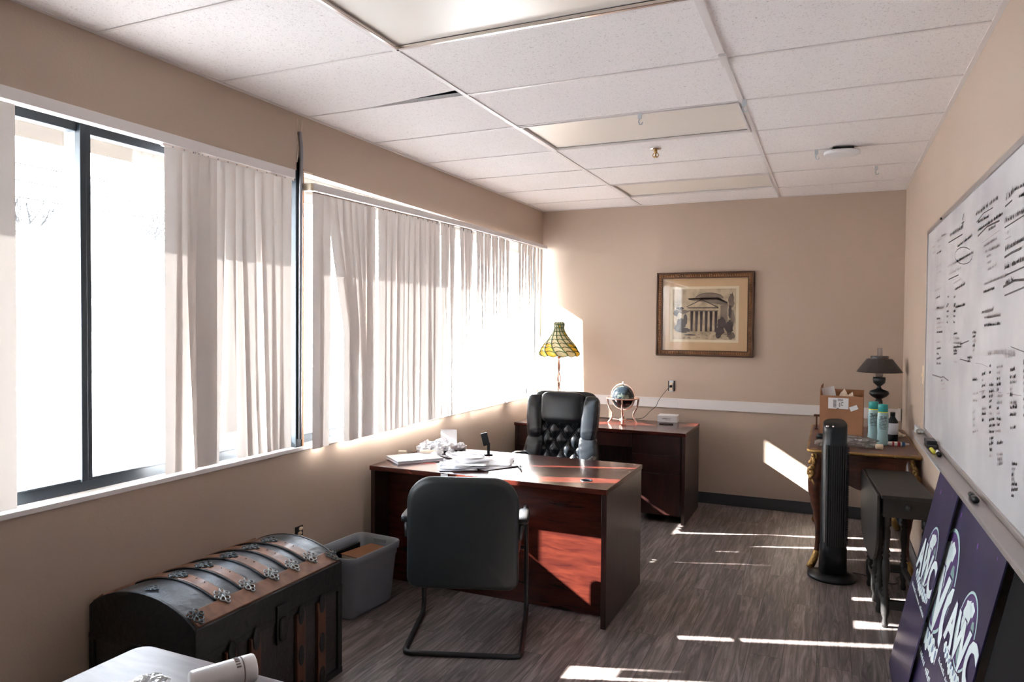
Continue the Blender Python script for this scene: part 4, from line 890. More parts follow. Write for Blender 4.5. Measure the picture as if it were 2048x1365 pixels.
# apron panel moulding (front)
MB().box(0.12, FX - 0.12, 0.031, 0.036, 0.665, 0.668).box(0.12, FX - 0.12, 0.031, 0.036, 0.745, 0.748).box(0.12, 0.123, 0.031, 0.036, 0.665, 0.748).box(FX - 0.123, FX - 0.12, 0.031, 0.036, 0.665, 0.748).build('panel_moulding', 'frwood', fd)
def cab(px, py, sx, sy):
    c = [(0.030, 0.775, .030), (0.026, 0.72, .034), (0.018, 0.66, .040), (0.008, 0.60, .043), (0.006, 0.54, .041), (0.014, 0.46, .034), (0.028, 0.36, .026), (0.036, 0.26, .021), (0.034, 0.17, .018), (0.024, 0.10, .017), (0.008, 0.05, .020), (-0.006, 0.022, .022), (-0.012, 0.004, .018)]
    pts = [(px + sx * a, py + sy * a, z) for a, z, r in c]; rs = [r for a, z, r in c]
    lg = MB().tube(smooth_path(pts, 1), [rs[min(len(rs) - 1, int(i * len(rs) / (2 * len(rs))))] for i in range(2 * len(rs))], 12).build('leg', 'frwood', fd, smooth=True)
    # gilt knee mount (irregular acanthus) and sabot foot
    g = MB()
    rr_ = random.Random(int(px * 100 + py * 10))
    for k in range(26):
        t = k / 25; z = 0.765 - 0.255 * t; a = 0.030 - 0.026 * sin(pi * min(1, t * 1.1)); r = 0.010 + 0.009 * sin(pi * t)
        ox, oy = rr_.uniform(-.014, .014), rr_.uniform(-.014, .014)
        bx, by = px + sx * (a - 0.016) + ox * (1 if k % 2 else .6), py + sy * (a - 0.028) + oy
        g.pillow(r * rr_.uniform(.6, 1.1), r * .8, 0.017 * rr_.uniform(.8, 1.6), .9, .9, 9, 6, m=Matrix.Translation((bx, by, z)) @ Matrix.Rotation(rr_.uniform(-.9, .9), 4, 'Y'))
    g.build('gilt_mount', 'gilt', lg, smooth=True)
    MB().tube([(px + sx * 0.026, py + sy * 0.026, 0.115), (px + sx * 0.022, py + sy * 0.022, 0.09), (px + sx * 0.008, py + sy * 0.008, 0.05), (px - sx * 0.008, py - sy * 0.008, 0.022), (px - sx * 0.020, py - sy * 0.020, 0.010)], [.019, .022, .024, .026, .016], 12).build('gilt_foot', 'gilt', lg, smooth=True)
cab(0.030, 0.035, 1, 1); cab(FX - 0.030, 0.035, -1, 1); cab(0.030, FY - 0.035, 1, -1); cab(FX - 0.030, FY - 0.035, -1, -1)

FT = FZ
# cardboard carton
cb = thing('cardboard_box', 'open brown cardboard box with a shipping label on the antique desk', 'box', (2.705, 5.90, FT), radians(-3))
hx, hy, hz = 0.145, 0.13, 0.30
for nm, a in (('box_wall', (-hx, hx, -hy, -hy + .004, 0, hz)), ('box_wall', (-hx, hx, hy - .004, hy, 0, hz + 0.03)), ('box_wall', (-hx, -hx + .004, -hy, hy, 0, hz + 0.03)), ('box_wall', (hx - .004, hx, -hy, hy, 0, hz + 0.02)), ('box_floor', (-hx, hx, -hy, hy, 0, .004))):
    B(*a).build(nm, 'cardboard', cb)
B(-hx, hx, -hy - .004, -hy, 0.165, hz).build('flap', 'cardboard', cb)
B(-0.002, 0.002, -hy + .01, hy - .01, 0, 0.05, m=Matrix.Translation((-hx, 0, hz + 0.02)) @ Matrix.Rotation(radians(8), 4, 'Y')).build('flap', 'cardboard', cb)
lbm = B(-0.088, 0.048, -hy - .0055, -hy - .0042, 0.205, 0.285).build('shipping_label', 'paper', cb)
m = MB(); yb0, yb1 = -hy - .0062, -hy - .0056
for k in range(9): m.box(-0.055, -0.033, yb0, yb1, 0.214 + k * 0.0065, 0.2175 + k * 0.0065)
for k in range(4): m.box(-0.024, 0.012, yb0, yb1, 0.262 + k * 0.005, 0.2645 + k * 0.005)
for k in range(6): m.box(-0.016, -0.006, yb0, yb1, 0.218 + k * 0.006, 0.2215 + k * 0.006)
m.box(-0.030, -0.016, yb0, yb1, 0.206, 0.2115); m.box(0.0, 0.012, yb0, yb1, 0.230, 0.235); m.box(0.0, 0.003, yb0, yb1, 0.235, 0.25); m.box(0.0, 0.014, yb0, yb1, 0.25, 0.255)
m.build('label_print', 'ink', lbm)
B(-0.027, 0.027, -0.0006, 0.0006, -0.016, 0.016, m=Matrix.Translation((0.083, -hy - .005, 0.215)) @ Matrix.Rotation(radians(-24), 4, 'Y')).build('small_label', 'paper', cb)
tag(B(-0.045, 0.045, -0.001, 0.001, 0, 0.355, m=Matrix.Rotation(radians(-13), 4, 'Y') @ Matrix.Rotation(radians(-4), 4, 'X')).build('paper_sheet', 'paper', loc=(2.68, 5.84, FT + 0.008), rotz=radians(-8)), 'pale blue-white envelope sticking up from the cardboard box', 'paper')
bag_lump('crumpled_paper', (2.735, 5.90, FT + 0.006), 0.085, 0.075, 0.17, 9, M['cream'], 'cream packing paper showing at the mouth of the cardboard box', 'paper')

def bottle(x, y, label, h=0.285):
    t = thing('cleaner_bottle', label, 'bottle', (x, y, FT), group='teal-capped bottles on the antique desk')
    MB().lathe([(0.0, 0), (0.033, 0.0), (0.036, 0.01), (0.034, 0.05), (0.0315, 0.085), (0.035, 0.13), (0.036, 0.17), (0.033, 0.215), (0.030, 0.228)], 24, sy=0.7).build('bottle_body', 'tealbody', t, smooth=True)
    MB().lathe([(0.030, 0.228), (0.0315, 0.230), (0.0315, 0.272), (0.029, 0.280), (0.0, 0.282)], 24, sy=0.75).build('cap', 'teal', t, smooth=True)
    MB().lathe([(0.0305, 0.222), (0.0318, 0.225), (0.0305, 0.229)], 24, sy=0.74).build('collar', 'yellow', t, smooth=True)
    m = MB()
    for k in range(9):
        z = 0.112 + k * 0.010; 
        for j in range(7):
            a = radians(-125 + j * 11 + (k % 3) * 2); r_ = 0.0362
            if (j * 3 + k * 5) % 7 == 0: continue
            m.box(-0.0028, 0.0028, -0.0004, 0.0004, 0, 0.004 if k < 6 else 0.006, m=Matrix.Translation((r_ * cos(a), r_ * sin(a) * 0.7 - 0.001, z)) @ Matrix.Rotation(a + pi / 2, 4, 'Z'))
    m.build('lettering', 'ink', t)
bottle(2.905, 5.665, 'clear bottle with teal cap, the rear left one of the pair on the antique desk')
bottle(2.955, 5.50, 'clear bottle with teal cap, the front right one of the pair on the antique desk')
db = thing('dark_bottle', 'dark brown bottle half hidden behind the teal-capped bottles', 'bottle', (3.03, 5.72, FT))
MB().lathe([(0, 0), (0.034, 0), (0.036, 0.01), (0.036, 0.14), (0.020, 0.165), (0.014, 0.18)], 20).build('bottle_body', 'black_pl', db, smooth=True)
MB().lathe([(0.017, 0.178), (0.017, 0.205), (0.0, 0.206)], 16).build('cap', 'black_pl', db, smooth=True)
MB().lathe([(0.0365, 0.05), (0.0366, 0.13)], 20).build('paper_label', 'paper2', db, smooth=True)
# oil-style lamp
ol2 = thing('table_lamp', 'black metal oil-style lamp with a wide dark shade in the back right corner', 'lamp', (2.968, 6.22, FT + 0.0015))
MB().lathe([(0.0, 0), (0.075, 0.0), (0.075, 0.012), (0.05, 0.03), (0.022, 0.06), (0.020, 0.15), (0.03, 0.20), (0.026, 0.235), (0.02, 0.25), (0.055, 0.270), (0.072, 0.290), (0.066, 0.310), (0.020, 0.328), (0.012, 0.345), (0.018, 0.352), (0.042, 0.375), (0.046, 0.40), (0.044, 0.418), (0.026, 0.42)], 28).build('base', 'black_m', ol2, smooth=True)
MB().lathe([(0.165, 0.462), (0.162, 0.460), (0.090, 0.560), (0.064, 0.562), (0.064, 0.582), (0.060, 0.582), (0.060, 0.556), (0.086, 0.552), (0.158, 0.456), (0.165, 0.462)], 40).build('lamp_shade', plain('dark_bronze_shade', (0.03, 0.026, 0.026), 0.4), ol2, smooth=False, bevel=0.001)
MB().lathe([(0.024, 0.42), (0.030, 0.46), (0.022, 0.52), (0.019, 0.645), (0.0175, 0.645), (0.0205, 0.52), (0.0285, 0.46), (0.0225, 0.42)], 24).build('glass_chimney', 'chimney', ol2, smooth=True)
# clutter on the antique desk
bag_lump('plastic_bag', (2.80, 5.36, FT), 0.125, 0.07, 0.035, 2, 'bag', 'wrinkled clear plastic bag across the front of the antique desk', 'bag', radians(-14))
bag_lump('plastic_pouch', (2.585, 5.27, FT), 0.055, 0.06, 0.022, 5, 'bag', 'small clear pouch of trinkets on the front left corner of the antique desk', 'pouch', 0.3)
tag(MB().tube([(-0.02, 0, 0.018), (0.02, 0, 0.018)], 0.018, 14).build('paper_roll', 'almond', loc=(2.925, 5.29, FT), rotz=radians(-20), smooth=True), 'small pale roll at the end of the wrinkled plastic bag', 'roll')
tp = thing('glue_tube', 'white squeeze tube with red and blue print on the antique desk', 'tube', (3.04, 5.50, FT), radians(8))
MB().pillow(0.055, 0.017, 0.014, .6, .6, m=Matrix.Translation((0, 0, 0.014))).build('tube_body', 'white_pl', tp, smooth=True)
MB().pillow(0.018, 0.0175, 0.0145, .6, .6, m=Matrix.Translation((0.012, 0, 0.014))).build('red_band', 'red', tp, smooth=True)
MB().pillow(0.010, 0.0176, 0.0146, .6, .6, m=Matrix.Translation((-0.022, 0, 0.014))).build('red_band', 'red', tp, smooth=True)
MB().pillow(0.012, 0.0178, 0.0148, .6, .6, m=Matrix.Translation((0.040, 0, 0.014))).build('blue_band', 'blue', tp, smooth=True)
MB().tube([(0.05, 0, 0.014), (0.078, 0, 0.014)], [0.010, 0.006], 10).build('cap', 'white_pl', tp, smooth=True)
bag_lump('small_cloth', (3.075, 5.93, FT), 0.045, 0.035, 0.022, 8, M['cream'], 'small cream cloth bundle behind the dark bottle', 'cloth')
sheet('paper_sheet', 2.835, 5.66, 0.10, 0.13, 25, FT + 0.002, 'paper', 'small white slip in front of the cardboard box', curl=0.004)
tag(MB().pillow(0.045, 0.03, 0.02, .7, .7, m=Matrix.Translation((0, 0, 0.02))).build('black_pouch', 'black_pl', loc=(2.765, 5.60, FT), smooth=True), 'small black case in front of the cardboard box', 'case')
tag(MB().pillow(0.04, 0.035, 0.018, .7, .7, m=Matrix.Translation((0, 0, 0.018))).build('black_pouch', 'black_pl', loc=(2.575, 5.62, FT), smooth=True), 'small black case by the left edge of the antique desk', 'case')
tag(B(-0.014, 0.014, -0.01, 0.01, 0, 0.03).build('white_cap', 'paper', loc=(2.60, 5.72, FT), bevel=0.002), 'tiny white box at the foot of the cardboard box, left side', 'box')
cr_ = thing('wooden_stand', 'small reddish wooden stand left of the cardboard box', 'stand', (2.528, 6.12, FT))
B(-0.012, 0.012, -0.03, 0.03, 0.0, 0.012).build('foot', 'frwood', cr_); B(-0.006, 0.006, -0.01, 0.01, 0.01, 0.11).build('upright', 'frwood', cr_); B(-0.02, 0.03, -0.012, 0.012, 0.10, 0.115).build('crossbar', 'frwood', cr_)

# ================================================================== TOWER FAN
tf = thing('tower_fan', 'tall black tower fan on a round base in front of the antique desk', 'fan', (2.655, 5.0, 0), radians(8))
MB().lathe([(0.0, 0), (0.142, 0.0), (0.148, 0.008), (0.146, 0.018), (0.10, 0.034), (0.06, 0.05), (0.0, 0.052)], 40).build('base', 'black_pl', tf, smooth=True)
col = MB(); n_ = 28
def fan_ring(z, hx, hy, dx=0): return [(dx + hx * math.copysign(abs(cos(2 * pi * k / n_)) ** .75, cos(2 * pi * k / n_)), hy * math.copysign(abs(sin(2 * pi * k / n_)) ** .75, sin(2 * pi * k / n_)), z) for k in range(n_)]
lv = [fan_ring(0.03, 0.082, 0.085), fan_ring(0.20, 0.080, 0.083), fan_ring(0.205, 0.077, 0.08), fan_ring(0.865, 0.075, 0.078), fan_ring(0.875, 0.070, 0.074), fan_ring(0.94, 0.071, 0.075)]
top = [(a, b, 0.965 + 0.20 * (a + 0.07) * 0.25 + 0.04 * (b + 0.075) / 0.15) for a, b, _ in fan_ring(0, 0.070, 0.074)]
lv.append(top); lv.append([(a * .9, b * .9, z + 0.006) for a, b, z in top])
col.add([v for l in lv for v in l], [(i * n_ + k, i * n_ + (k + 1) % n_, (i + 1) * n_ + (k + 1) % n_, (i + 1) * n_ + k) for i in range(len(lv) - 1) for k in range(n_)] + [tuple(range(n_))[::-1], tuple((len(lv) - 1) * n_ + k for k in range(n_))])
col.build('column', 'black_pl', tf, smooth=True)
g = MB()
for k in range(52): g.box(0.066, 0.0785, -0.05, 0.03, 0.23 + k * 0.012, 0.236 + k * 0.012)
tag(g.build('side_grille', 'black_pl', tf), kind='stuff')
g = MB()
for k in range(9): g.box(-0.052 + k * 0.013, -0.047 + k * 0.013, -0.0815, -0.070, 0.22, 0.86)
g.build('front_grille', 'black_m', tf)
B(-0.064, -0.058, -0.066, -0.060, 0.24, 0.86).build('trim_strip', 'alu', tf)
MB().lathe([(0.010, 0), (0.010, 0.012)], 12, (-0.052, -0.05, 0.970)).lathe([(0.006, 0), (0.006, 0.010)], 12, (-0.02, -0.06, 0.972)).build('control_knob', 'chrome', tf, smooth=True)
attach(MB().tube(smooth_path([(2.74, 5.13, 0.006), (2.85, 5.12, 0.006), (2.93, 5.03, 0.006), (3.0, 5.0, 0.006), (3.04, 5.06, 0.006), (3.02, 5.14, 0.006), (3.10, 5.25, 0.006), (3.135, 5.6, 0.006)]), 0.0035, 6).build('power_cord', 'greycloth', smooth=True), tf)

# ================================================================== DROP-LEAF TABLE
dl = thing('drop_leaf_table', 'narrow black drop-leaf table with turned legs, leaf folded down', 'table', (2.88, 4.23, 0), radians(4.0))
TX, TY, TZ2 = 0.255, 0.76, 0.72
MB().prism(rrect(0, TX, 0, TY, 0.004), TZ2 - 0.018, TZ2).build('tabletop', 'blackwood', dl, bevel=0.004)
lf = [(0.0 + 0.01, TZ2 - 0.004)] + [(0.01 + 0.0, 0.66)] + [(0.30 - 0.29 * cos(t), 0.52 - 0.22 * sin(t)) for t in [0.0 + (pi / 2) * k / 8 for k in range(9)]] + [(0.46 + 0.29 * sin(t), 0.52 - 0.22 * cos(t)) for t in [(pi / 2) * k / 8 for k in range(9)]] + [(0.75, 0.66), (0.75, TZ2 - 0.004)]
for x0, nm in ((-0.020, 'leaf'), (TX + 0.002, 'leaf')):
    if x0 > 0: continue
    MB().prism(lf, x0, x0 + 0.016, 'x').build(nm, 'blackwood', dl, bevel=0.004)
B(0.012, TX - 0.012, 0.025, 0.045, 0.60, TZ2 - 0.018).build('drawer', 'blackwood', dl, bevel=0.002)
B(0.012, TX - 0.012, TY - 0.045, TY - 0.025, 0.60, TZ2 - 0.018).build('apron', 'blackwood', dl)
for x in (0.012, TX - 0.030): B(x, x + 0.018, 0.045, TY - 0.045, 0.60, TZ2 - 0.018).build('apron', 'blackwood', dl)
MB().lathe([(0.010, 0), (0.016, 0.008), (0.012, 0.016), (0.0, 0.018)], 14, m=Matrix.Translation((TX / 2, 0.025, 0.66)) @ Matrix.Rotation(pi / 2, 4, 'X')).build('knob', 'black_m', dl, smooth=True)
LEGP = [(0.014, 0.0), (0.017, 0.02), (0.012, 0.045), (0.020, 0.07), (0.022, 0.09), (0.022, 0.16), (0.014, 0.17), (0.021, 0.18), (0.013, 0.195), (0.021, 0.205), (0.013, 0.218), (0.015, 0.25), (0.021, 0.31), (0.017, 0.36), (0.013, 0.375), (0.021, 0.388), (0.013, 0.40), (0.021, 0.412), (0.014, 0.425), (0.018, 0.47), (0.020, 0.52), (0.014, 0.54), (0.022, 0.55), (0.022, 0.61)]
for x, y in ((0.035, 0.055), (TX - 0.035, 0.055), (0.035, TY - 0.055), (TX - 0.035, TY - 0.055), (-0.022 + 0.03, 0.27), (0.03, 0.44)):
    if (x, y) in ((0.03, 0.44),): nm = 'gate_leg'
    elif y == 0.27: nm = 'gate_leg'
    else: nm = 'leg'
    MB().lathe(LEGP, 16, (x if nm == 'leg' else 0.032, y, 0)).build(nm, 'blackwood', dl, smooth=True)
for y in (0.055, TY - 0.055): B(0.04, TX - 0.04, y - 0.014, y + 0.014, 0.10, 0.15).build('stretcher', 'blackwood', dl, bevel=0.003)
for x in (0.035, TX - 0.035): B(x - 0.012, x + 0.012, 0.06, TY - 0.06, 0.11, 0.145).build('stretcher', 'blackwood', dl, bevel=0.003)

# ================================================================== WHITEBOARD
wbx = W - 0.0005
wbd = thing('whiteboard', 'large wall-mounted whiteboard covered in handwritten lists', 'whiteboard', (wbx, 4.93, 0))
YA, YB2, ZA, ZB = 0.0, -3.66, 1.0, 2.165     # local y: from 0 toward the camera
B(-0.014, 0, YB2, YA, ZA, ZB).build('writing_surface', 'board', wbd)
fm = MB(); fm.box(-0.020, 0, YB2, YA, ZB, ZB + 0.022); fm.box(-0.022, 0, YB2, YA, ZA - 0.024, ZA + 0.004); fm.box(-0.020, 0, YA, YA + 0.016, ZA - 0.024, ZB + 0.022); fm.box(-0.020, 0, YB2 - 0.016, YB2, ZA - 0.024, ZB + 0.022)
fm.build('board_frame', 'alu', wbd, bevel=0.002)
tr_ = MB(); tr_.box(-0.082, -0.022, YB2 + 0.1, YA - 0.06, ZA - 0.022, ZA - 0.018); tr_.box(-0.086, -0.080, YB2 + 0.1, YA - 0.06, ZA - 0.026, ZA - 0.006)
tr_.build('marker_tray', 'alu', wbd, bevel=0.001)
MB().lathe([(0.006, 0), (0.006, 0.008)], 10, m=Matrix.Translation((-0.02, -0.62, ZB + 0.01)) @ Matrix.Rotation(-pi / 2, 4, 'Y')).build('clip', 'black_pl', wbd)

# handwriting: (y, z_top) world points on the board converted to ribbons
rw = random.Random(11)
def ribbon(mb, pts, w=0.004):
    X = -0.0148
    for (a, b), (c, d) in zip(pts[:-1], pts[1:]):
        dy, dz = c - a, d - b; L = sqrt(dy * dy + dz * dz)
        if L < 1e-6: continue
        ny, nz = -dz / L * w / 2, dy / L * w / 2; ey, ez = dy / L * w * .3, dz / L * w * .3
        mb.add([(X, a - ey + ny, b - ez + nz), (X, c + ey + ny, d + ez + nz), (X, c + ey - ny, d + ez - nz), (X, a - ey - ny, b - ez - nz)], [(0, 1, 2, 3)])
def scrawl(mb, y0, z, length, h, w=0.004, slope=0.0):
    n_ = max(3, int(length / (h * 0.38))); pts = []; yy = y0
    for i in range(n_ * 2):
        if i and rw.random() < 0.12: ribbon(mb, pts, w); pts = []; yy -= h * .35
        tall = rw.random() < .22
        pts.append((yy + rw.uniform(-.12, .12) * h, z + slope * (y0 - yy) + (rw.uniform(.45, .75) * h * (1.5 if tall else 1) if i % 2 else rw.uniform(-.05, .15) * h)))
        yy -= length / (n_ * 2)
    ribbon(mb, pts, w)
def Y(a): return a - 4.93
WBW = []
hd, hf = MB(), MB()
WORDS = [(2.832, 2.03, 0.089, 0.023, 0.067, 1), (2.71, 2.042, 0.173, 0.014, -0.046, 1), (2.649, 2.011, 0.115, 0.01, -0.052, 1), (3.372, 2.057, 0.316, 0.018, 0.0, 1), (3.328, 2.022, 0.175, 0.01, -0.029, 1), (3.324, 1.989, 0.38, 0.013, 0.005, 1), (3.113, 1.966, 0.099, 0.009, -0.01, 1), (4.064, 2.052, 0.332, 0.023, -0.015, 1), (3.826, 1.976, 0.322, 0.013, 0.022, 1), (3.835, 1.909, 0.34, 0.012, 0.009, 1), (2.843, 1.958, 0.299, 0.019, -0.01, 1), (2.82, 1.914, 0.054, 0.019, 0.074, 0), (2.824, 1.865, 0.228, 0.015, 0.031, 1), (2.826, 1.804, 0.296, 0.017, 0.027, 1), (2.811, 1.75, 0.097, 0.016, 0.072, 1), (3.201, 1.914, 0.203, 0.008, 0.015, 0), (3.174, 1.89, 0.221, 0.007, -0.005, 0), (3.136, 1.868, 0.079, 0.007, 0.025, 0), (3.122, 1.844, 0.068, 0.007, 0.044, 0), (3.107, 1.818, 0.12, 0.009, 0.058, 0), (3.172, 1.769, 0.311, 0.006, 0.029, 0), (3.18, 1.741, 0.159, 0.009, 0.025, 1), (4.125, 1.905, 0.343, 0.015, 0.006, 0), (4.077, 1.865, 0.3, 0.015, 0.017, 0), (3.872, 1.782, 0.239, 0.013, 0.046, 1), (3.208, 1.662, 0.163, 0.006, 0.037, 0), (3.098, 1.644, 0.151, 0.006, 0.033, 0), (4.728, 2.063, 0.098, 0.01, -0.031, 0), (4.722, 2.027, 0.098, 0.01, -0.02, 0), (4.544, 2.076, 0.148, 0.012, -0.02, 0), (4.513, 2.042, 0.108, 0.009, -0.009, 0), (4.533, 2.01, 0.147, 0.009, -0.007, 1), (4.374, 2.087, 0.159, 0.011, -0.038, 0), (4.547, 1.936, 0.148, 0.011, 0.014, 0), (4.516, 1.9, 0.133, 0.012, 0.008, 0), (4.578, 1.807, 0.199, 0.013, 0.025, 0), (4.545, 1.765, 0.149, 0.01, 0.034, 1), (4.535, 1.703, 0.243, 0.014, 0.021, 0), (3.913, 1.813, 0.178, 0.012, 0.039, 0), (3.842, 1.7, 0.205, 0.007, 0.02, 1), (3.154, 1.644, 0.22, 0.006, 0.018, 0), (3.15, 1.615, 0.219, 0.007, 0.023, 1), (3.199, 1.665, 0.15, 0.006, 0.047, 0), (3.11, 1.506, 0.26, 0.027, 0.062, 0), (2.793, 1.511, 0.142, 0.026, 0.085, 0), (4.49, 1.712, 0.095, 0.008, -0.011, 1), (4.481, 1.653, 0.113, 0.008, 0.0, 1), (4.477, 1.628, 0.218, 0.012, 0.018, 0), (4.473, 1.603, 0.174, 0.012, 0.029, 0), (4.469, 1.58, 0.18, 0.008, 0.017, 1), (4.46, 1.523, 0.123, 0.011, 0.065, 0), (4.455, 1.491, 0.141, 0.009, 0.05, 1), (4.451, 1.465, 0.086, 0.01, 0.0, 1), (4.446, 1.436, 0.129, 0.008, 0.093, 1), (4.442, 1.411, 0.12, 0.011, 0.05, 1), (3.882, 1.576, 0.099, 0.009, 0.04, 1), (3.88, 1.558, 0.13, 0.009, 0.0, 0), (3.876, 1.535, 0.193, 0.008, 0.01, 0), (3.873, 1.514, 0.19, 0.01, 0.042, 1), (3.871, 1.498, 0.087, 0.01, 0.034, 1), (3.869, 1.482, 0.091, 0.008, 0.077, 1), (3.864, 1.448, 0.076, 0.007, 0.013, 0), (3.39, 1.587, 0.067, 0.009, 0.0, 1), (3.387, 1.569, 0.06, 0.007, 0.083, 1), (3.385, 1.552, 0.061, 0.009, 0.016, 0), (3.383, 1.534, 0.051, 0.007, 0.02, 1), (3.38, 1.514, 0.036, 0.008, 0.139, 0), (3.366, 1.397, 0.088, 0.005, 0.08, 1), (3.359, 1.34, 0.081, 0.008, 0.123, 0), (3.355, 1.315, 0.083, 0.009, 0.096, 0), (3.349, 1.266, 0.038, 0.006, 0.237, 0), (3.346, 1.24, 0.047, 0.008, 0.17, 0), (3.342, 1.212, 0.035, 0.005, 0.257, 0), (3.34, 1.192, 0.089, 0.007, 0.169, 0), (3.176, 1.429, 0.048, 0.008, 0.146, 1), (3.174, 1.408, 0.031, 0.007, 0.129, 0), (3.171, 1.386, 0.05, 0.007, 0.14, 1), (3.168, 1.363, 0.034, 0.006, 0.118, 0), (3.166, 1.344, 0.056, 0.005, 0.161, 1), (3.161, 1.301, 0.077, 0.005, 0.143, 0), (3.159, 1.283, 0.077, 0.008, 0.117, 1), (3.156, 1.259, 0.037, 0.006, 0.162, 1), (3.044, 1.469, 0.029, 0.007, 0.034, 1), (3.041, 1.446, 0.033, 0.008, 0.061, 1), (3.036, 1.401, 0.063, 0.008, 0.079, 1), (3.033, 1.377, 0.077, 0.007, 0.117, 1), (3.031, 1.359, 0.049, 0.005, 0.143, 1), (3.029, 1.341, 0.038, 0.006, 0.211, 1), (3.027, 1.322, 0.034, 0.008, 0.118, 1), (3.024, 1.3, 0.045, 0.004, 0.067, 0), (3.022, 1.276, 0.073, 0.005, 0.178, 1), (3.019, 1.256, 0.08, 0.008, 0.162, 1), (3.017, 1.234, 0.07, 0.007, 0.157, 1), (3.014, 1.209, 0.061, 0.008, 0.213, 1), (3.012, 1.191, 0.063, 0.008, 0.222, 1), (3.009, 1.171, 0.044, 0.005, 0.182, 1), (3.007, 1.15, 0.062, 0.009, 0.177, 0), (2.914, 1.471, 0.086, 0.007, 0.093, 0), (2.912, 1.453, 0.045, 0.008, 0.044, 0), (2.91, 1.432, 0.044, 0.008, 0.068, 1), (2.907, 1.411, 0.061, 0.005, 0.131, 1), (2.905, 1.395, 0.031, 0.005, 0.065, 1), (2.903, 1.372, 0.081, 0.007, 0.123, 0), (2.9, 1.35, 0.071, 0.007, 0.113, 0), (2.898, 1.331, 0.038, 0.006, 0.184, 1), (2.897, 1.314, 0.045, 0.007, 0.133, 0), (2.895, 1.297, 0.055, 0.007, 0.073, 1), (2.892, 1.275, 0.038, 0.007, 0.184, 1), (2.89, 1.255, 0.071, 0.008, 0.127, 0), (2.885, 1.213, 0.077, 0.007, 0.195, 1), (2.881, 1.176, 0.08, 0.005, 0.188, 0), (2.879, 1.16, 0.067, 0.007, 0.164, 0), (2.877, 1.142, 0.079, 0.008, 0.228, 0), (2.715, 1.472, 0.058, 0.005, 0.121, 1), (2.713, 1.45, 0.059, 0.005, 0.085, 1), (2.711, 1.433, 0.079, 0.005, 0.101, 0), (2.709, 1.41, 0.029, 0.006, 0.172, 0), (2.707, 1.394, 0.031, 0.005, 0.097, 1), (2.705, 1.371, 0.075, 0.005, 0.093, 0), (2.703, 1.354, 0.083, 0.007, 0.133, 1), (2.701, 1.332, 0.068, 0.005, 0.132, 1), (2.696, 1.291, 0.051, 0.007, 0.157, 1), (2.544, 1.504, 0.056, 0.004, 0.018, 1), (2.541, 1.48, 0.069, 0.007, 0.029, 1), (2.539, 1.462, 0.077, 0.007, 0.091, 1), (2.538, 1.445, 0.052, 0.004, 0.135, 1), (2.535, 1.421, 0.079, 0.006, 0.089, 0), (2.533, 1.398, 0.073, 0.006, 0.082, 1), (2.531, 1.375, 0.039, 0.005, 0.051, 1), (2.528, 1.35, 0.047, 0.005, 0.191, 1), (2.665, 1.183, 0.062, 0.004, 0.145, 1), (2.663, 1.167, 0.048, 0.006, 0.187, 0), (2.661, 1.149, 0.03, 0.005, 0.167, 1), (2.66, 1.135, 0.039, 0.006, 0.179, 0), (2.658, 1.12, 0.067, 0.005, 0.194, 1), (2.656, 1.102, 0.065, 0.004, 0.231, 1), (2.655, 1.085, 0.03, 0.005, 0.2, 1), (4.26, 1.33, 0.057, 0.011, 0.14, 1), (4.257, 1.311, 0.113, 0.009, 0.124, 0), (4.254, 1.288, 0.12, 0.01, 0.108, 0), (3.495, 1.482, 0.092, 0.006, 0.033, 1), (3.493, 1.465, 0.058, 0.007, 0.086, 1), (4.103, 1.756, 0.041, 0.005, 0.024, 1), (3.897, 1.748, 0.045, 0.006, 0.022, 1), (4.097, 1.72, 0.04, 0.005, 0.025, 1), (3.892, 1.714, 0.044, 0.006, 0.023, 1), (4.092, 1.684, 0.041, 0.006, 0.049, 1), (3.887, 1.681, 0.044, 0.005, 0.023, 1), (4.121, 1.711, 0.039, 0.005, 0.026, 1), (3.901, 1.706, 0.044, 0.005, 0.0, 1), (4.117, 1.686, 0.039, 0.005, 0.0, 1), (3.897, 1.682, 0.043, 0.004, 0.0, 1), (4.114, 1.66, 0.04, 0.005, 0.025, 1), (3.894, 1.658, 0.044, 0.004, 0.023, 1), (4.109, 1.631, 0.039, 0.005, 0.026, 1), (3.89, 1.63, 0.043, 0.005, 0.023, 1)]
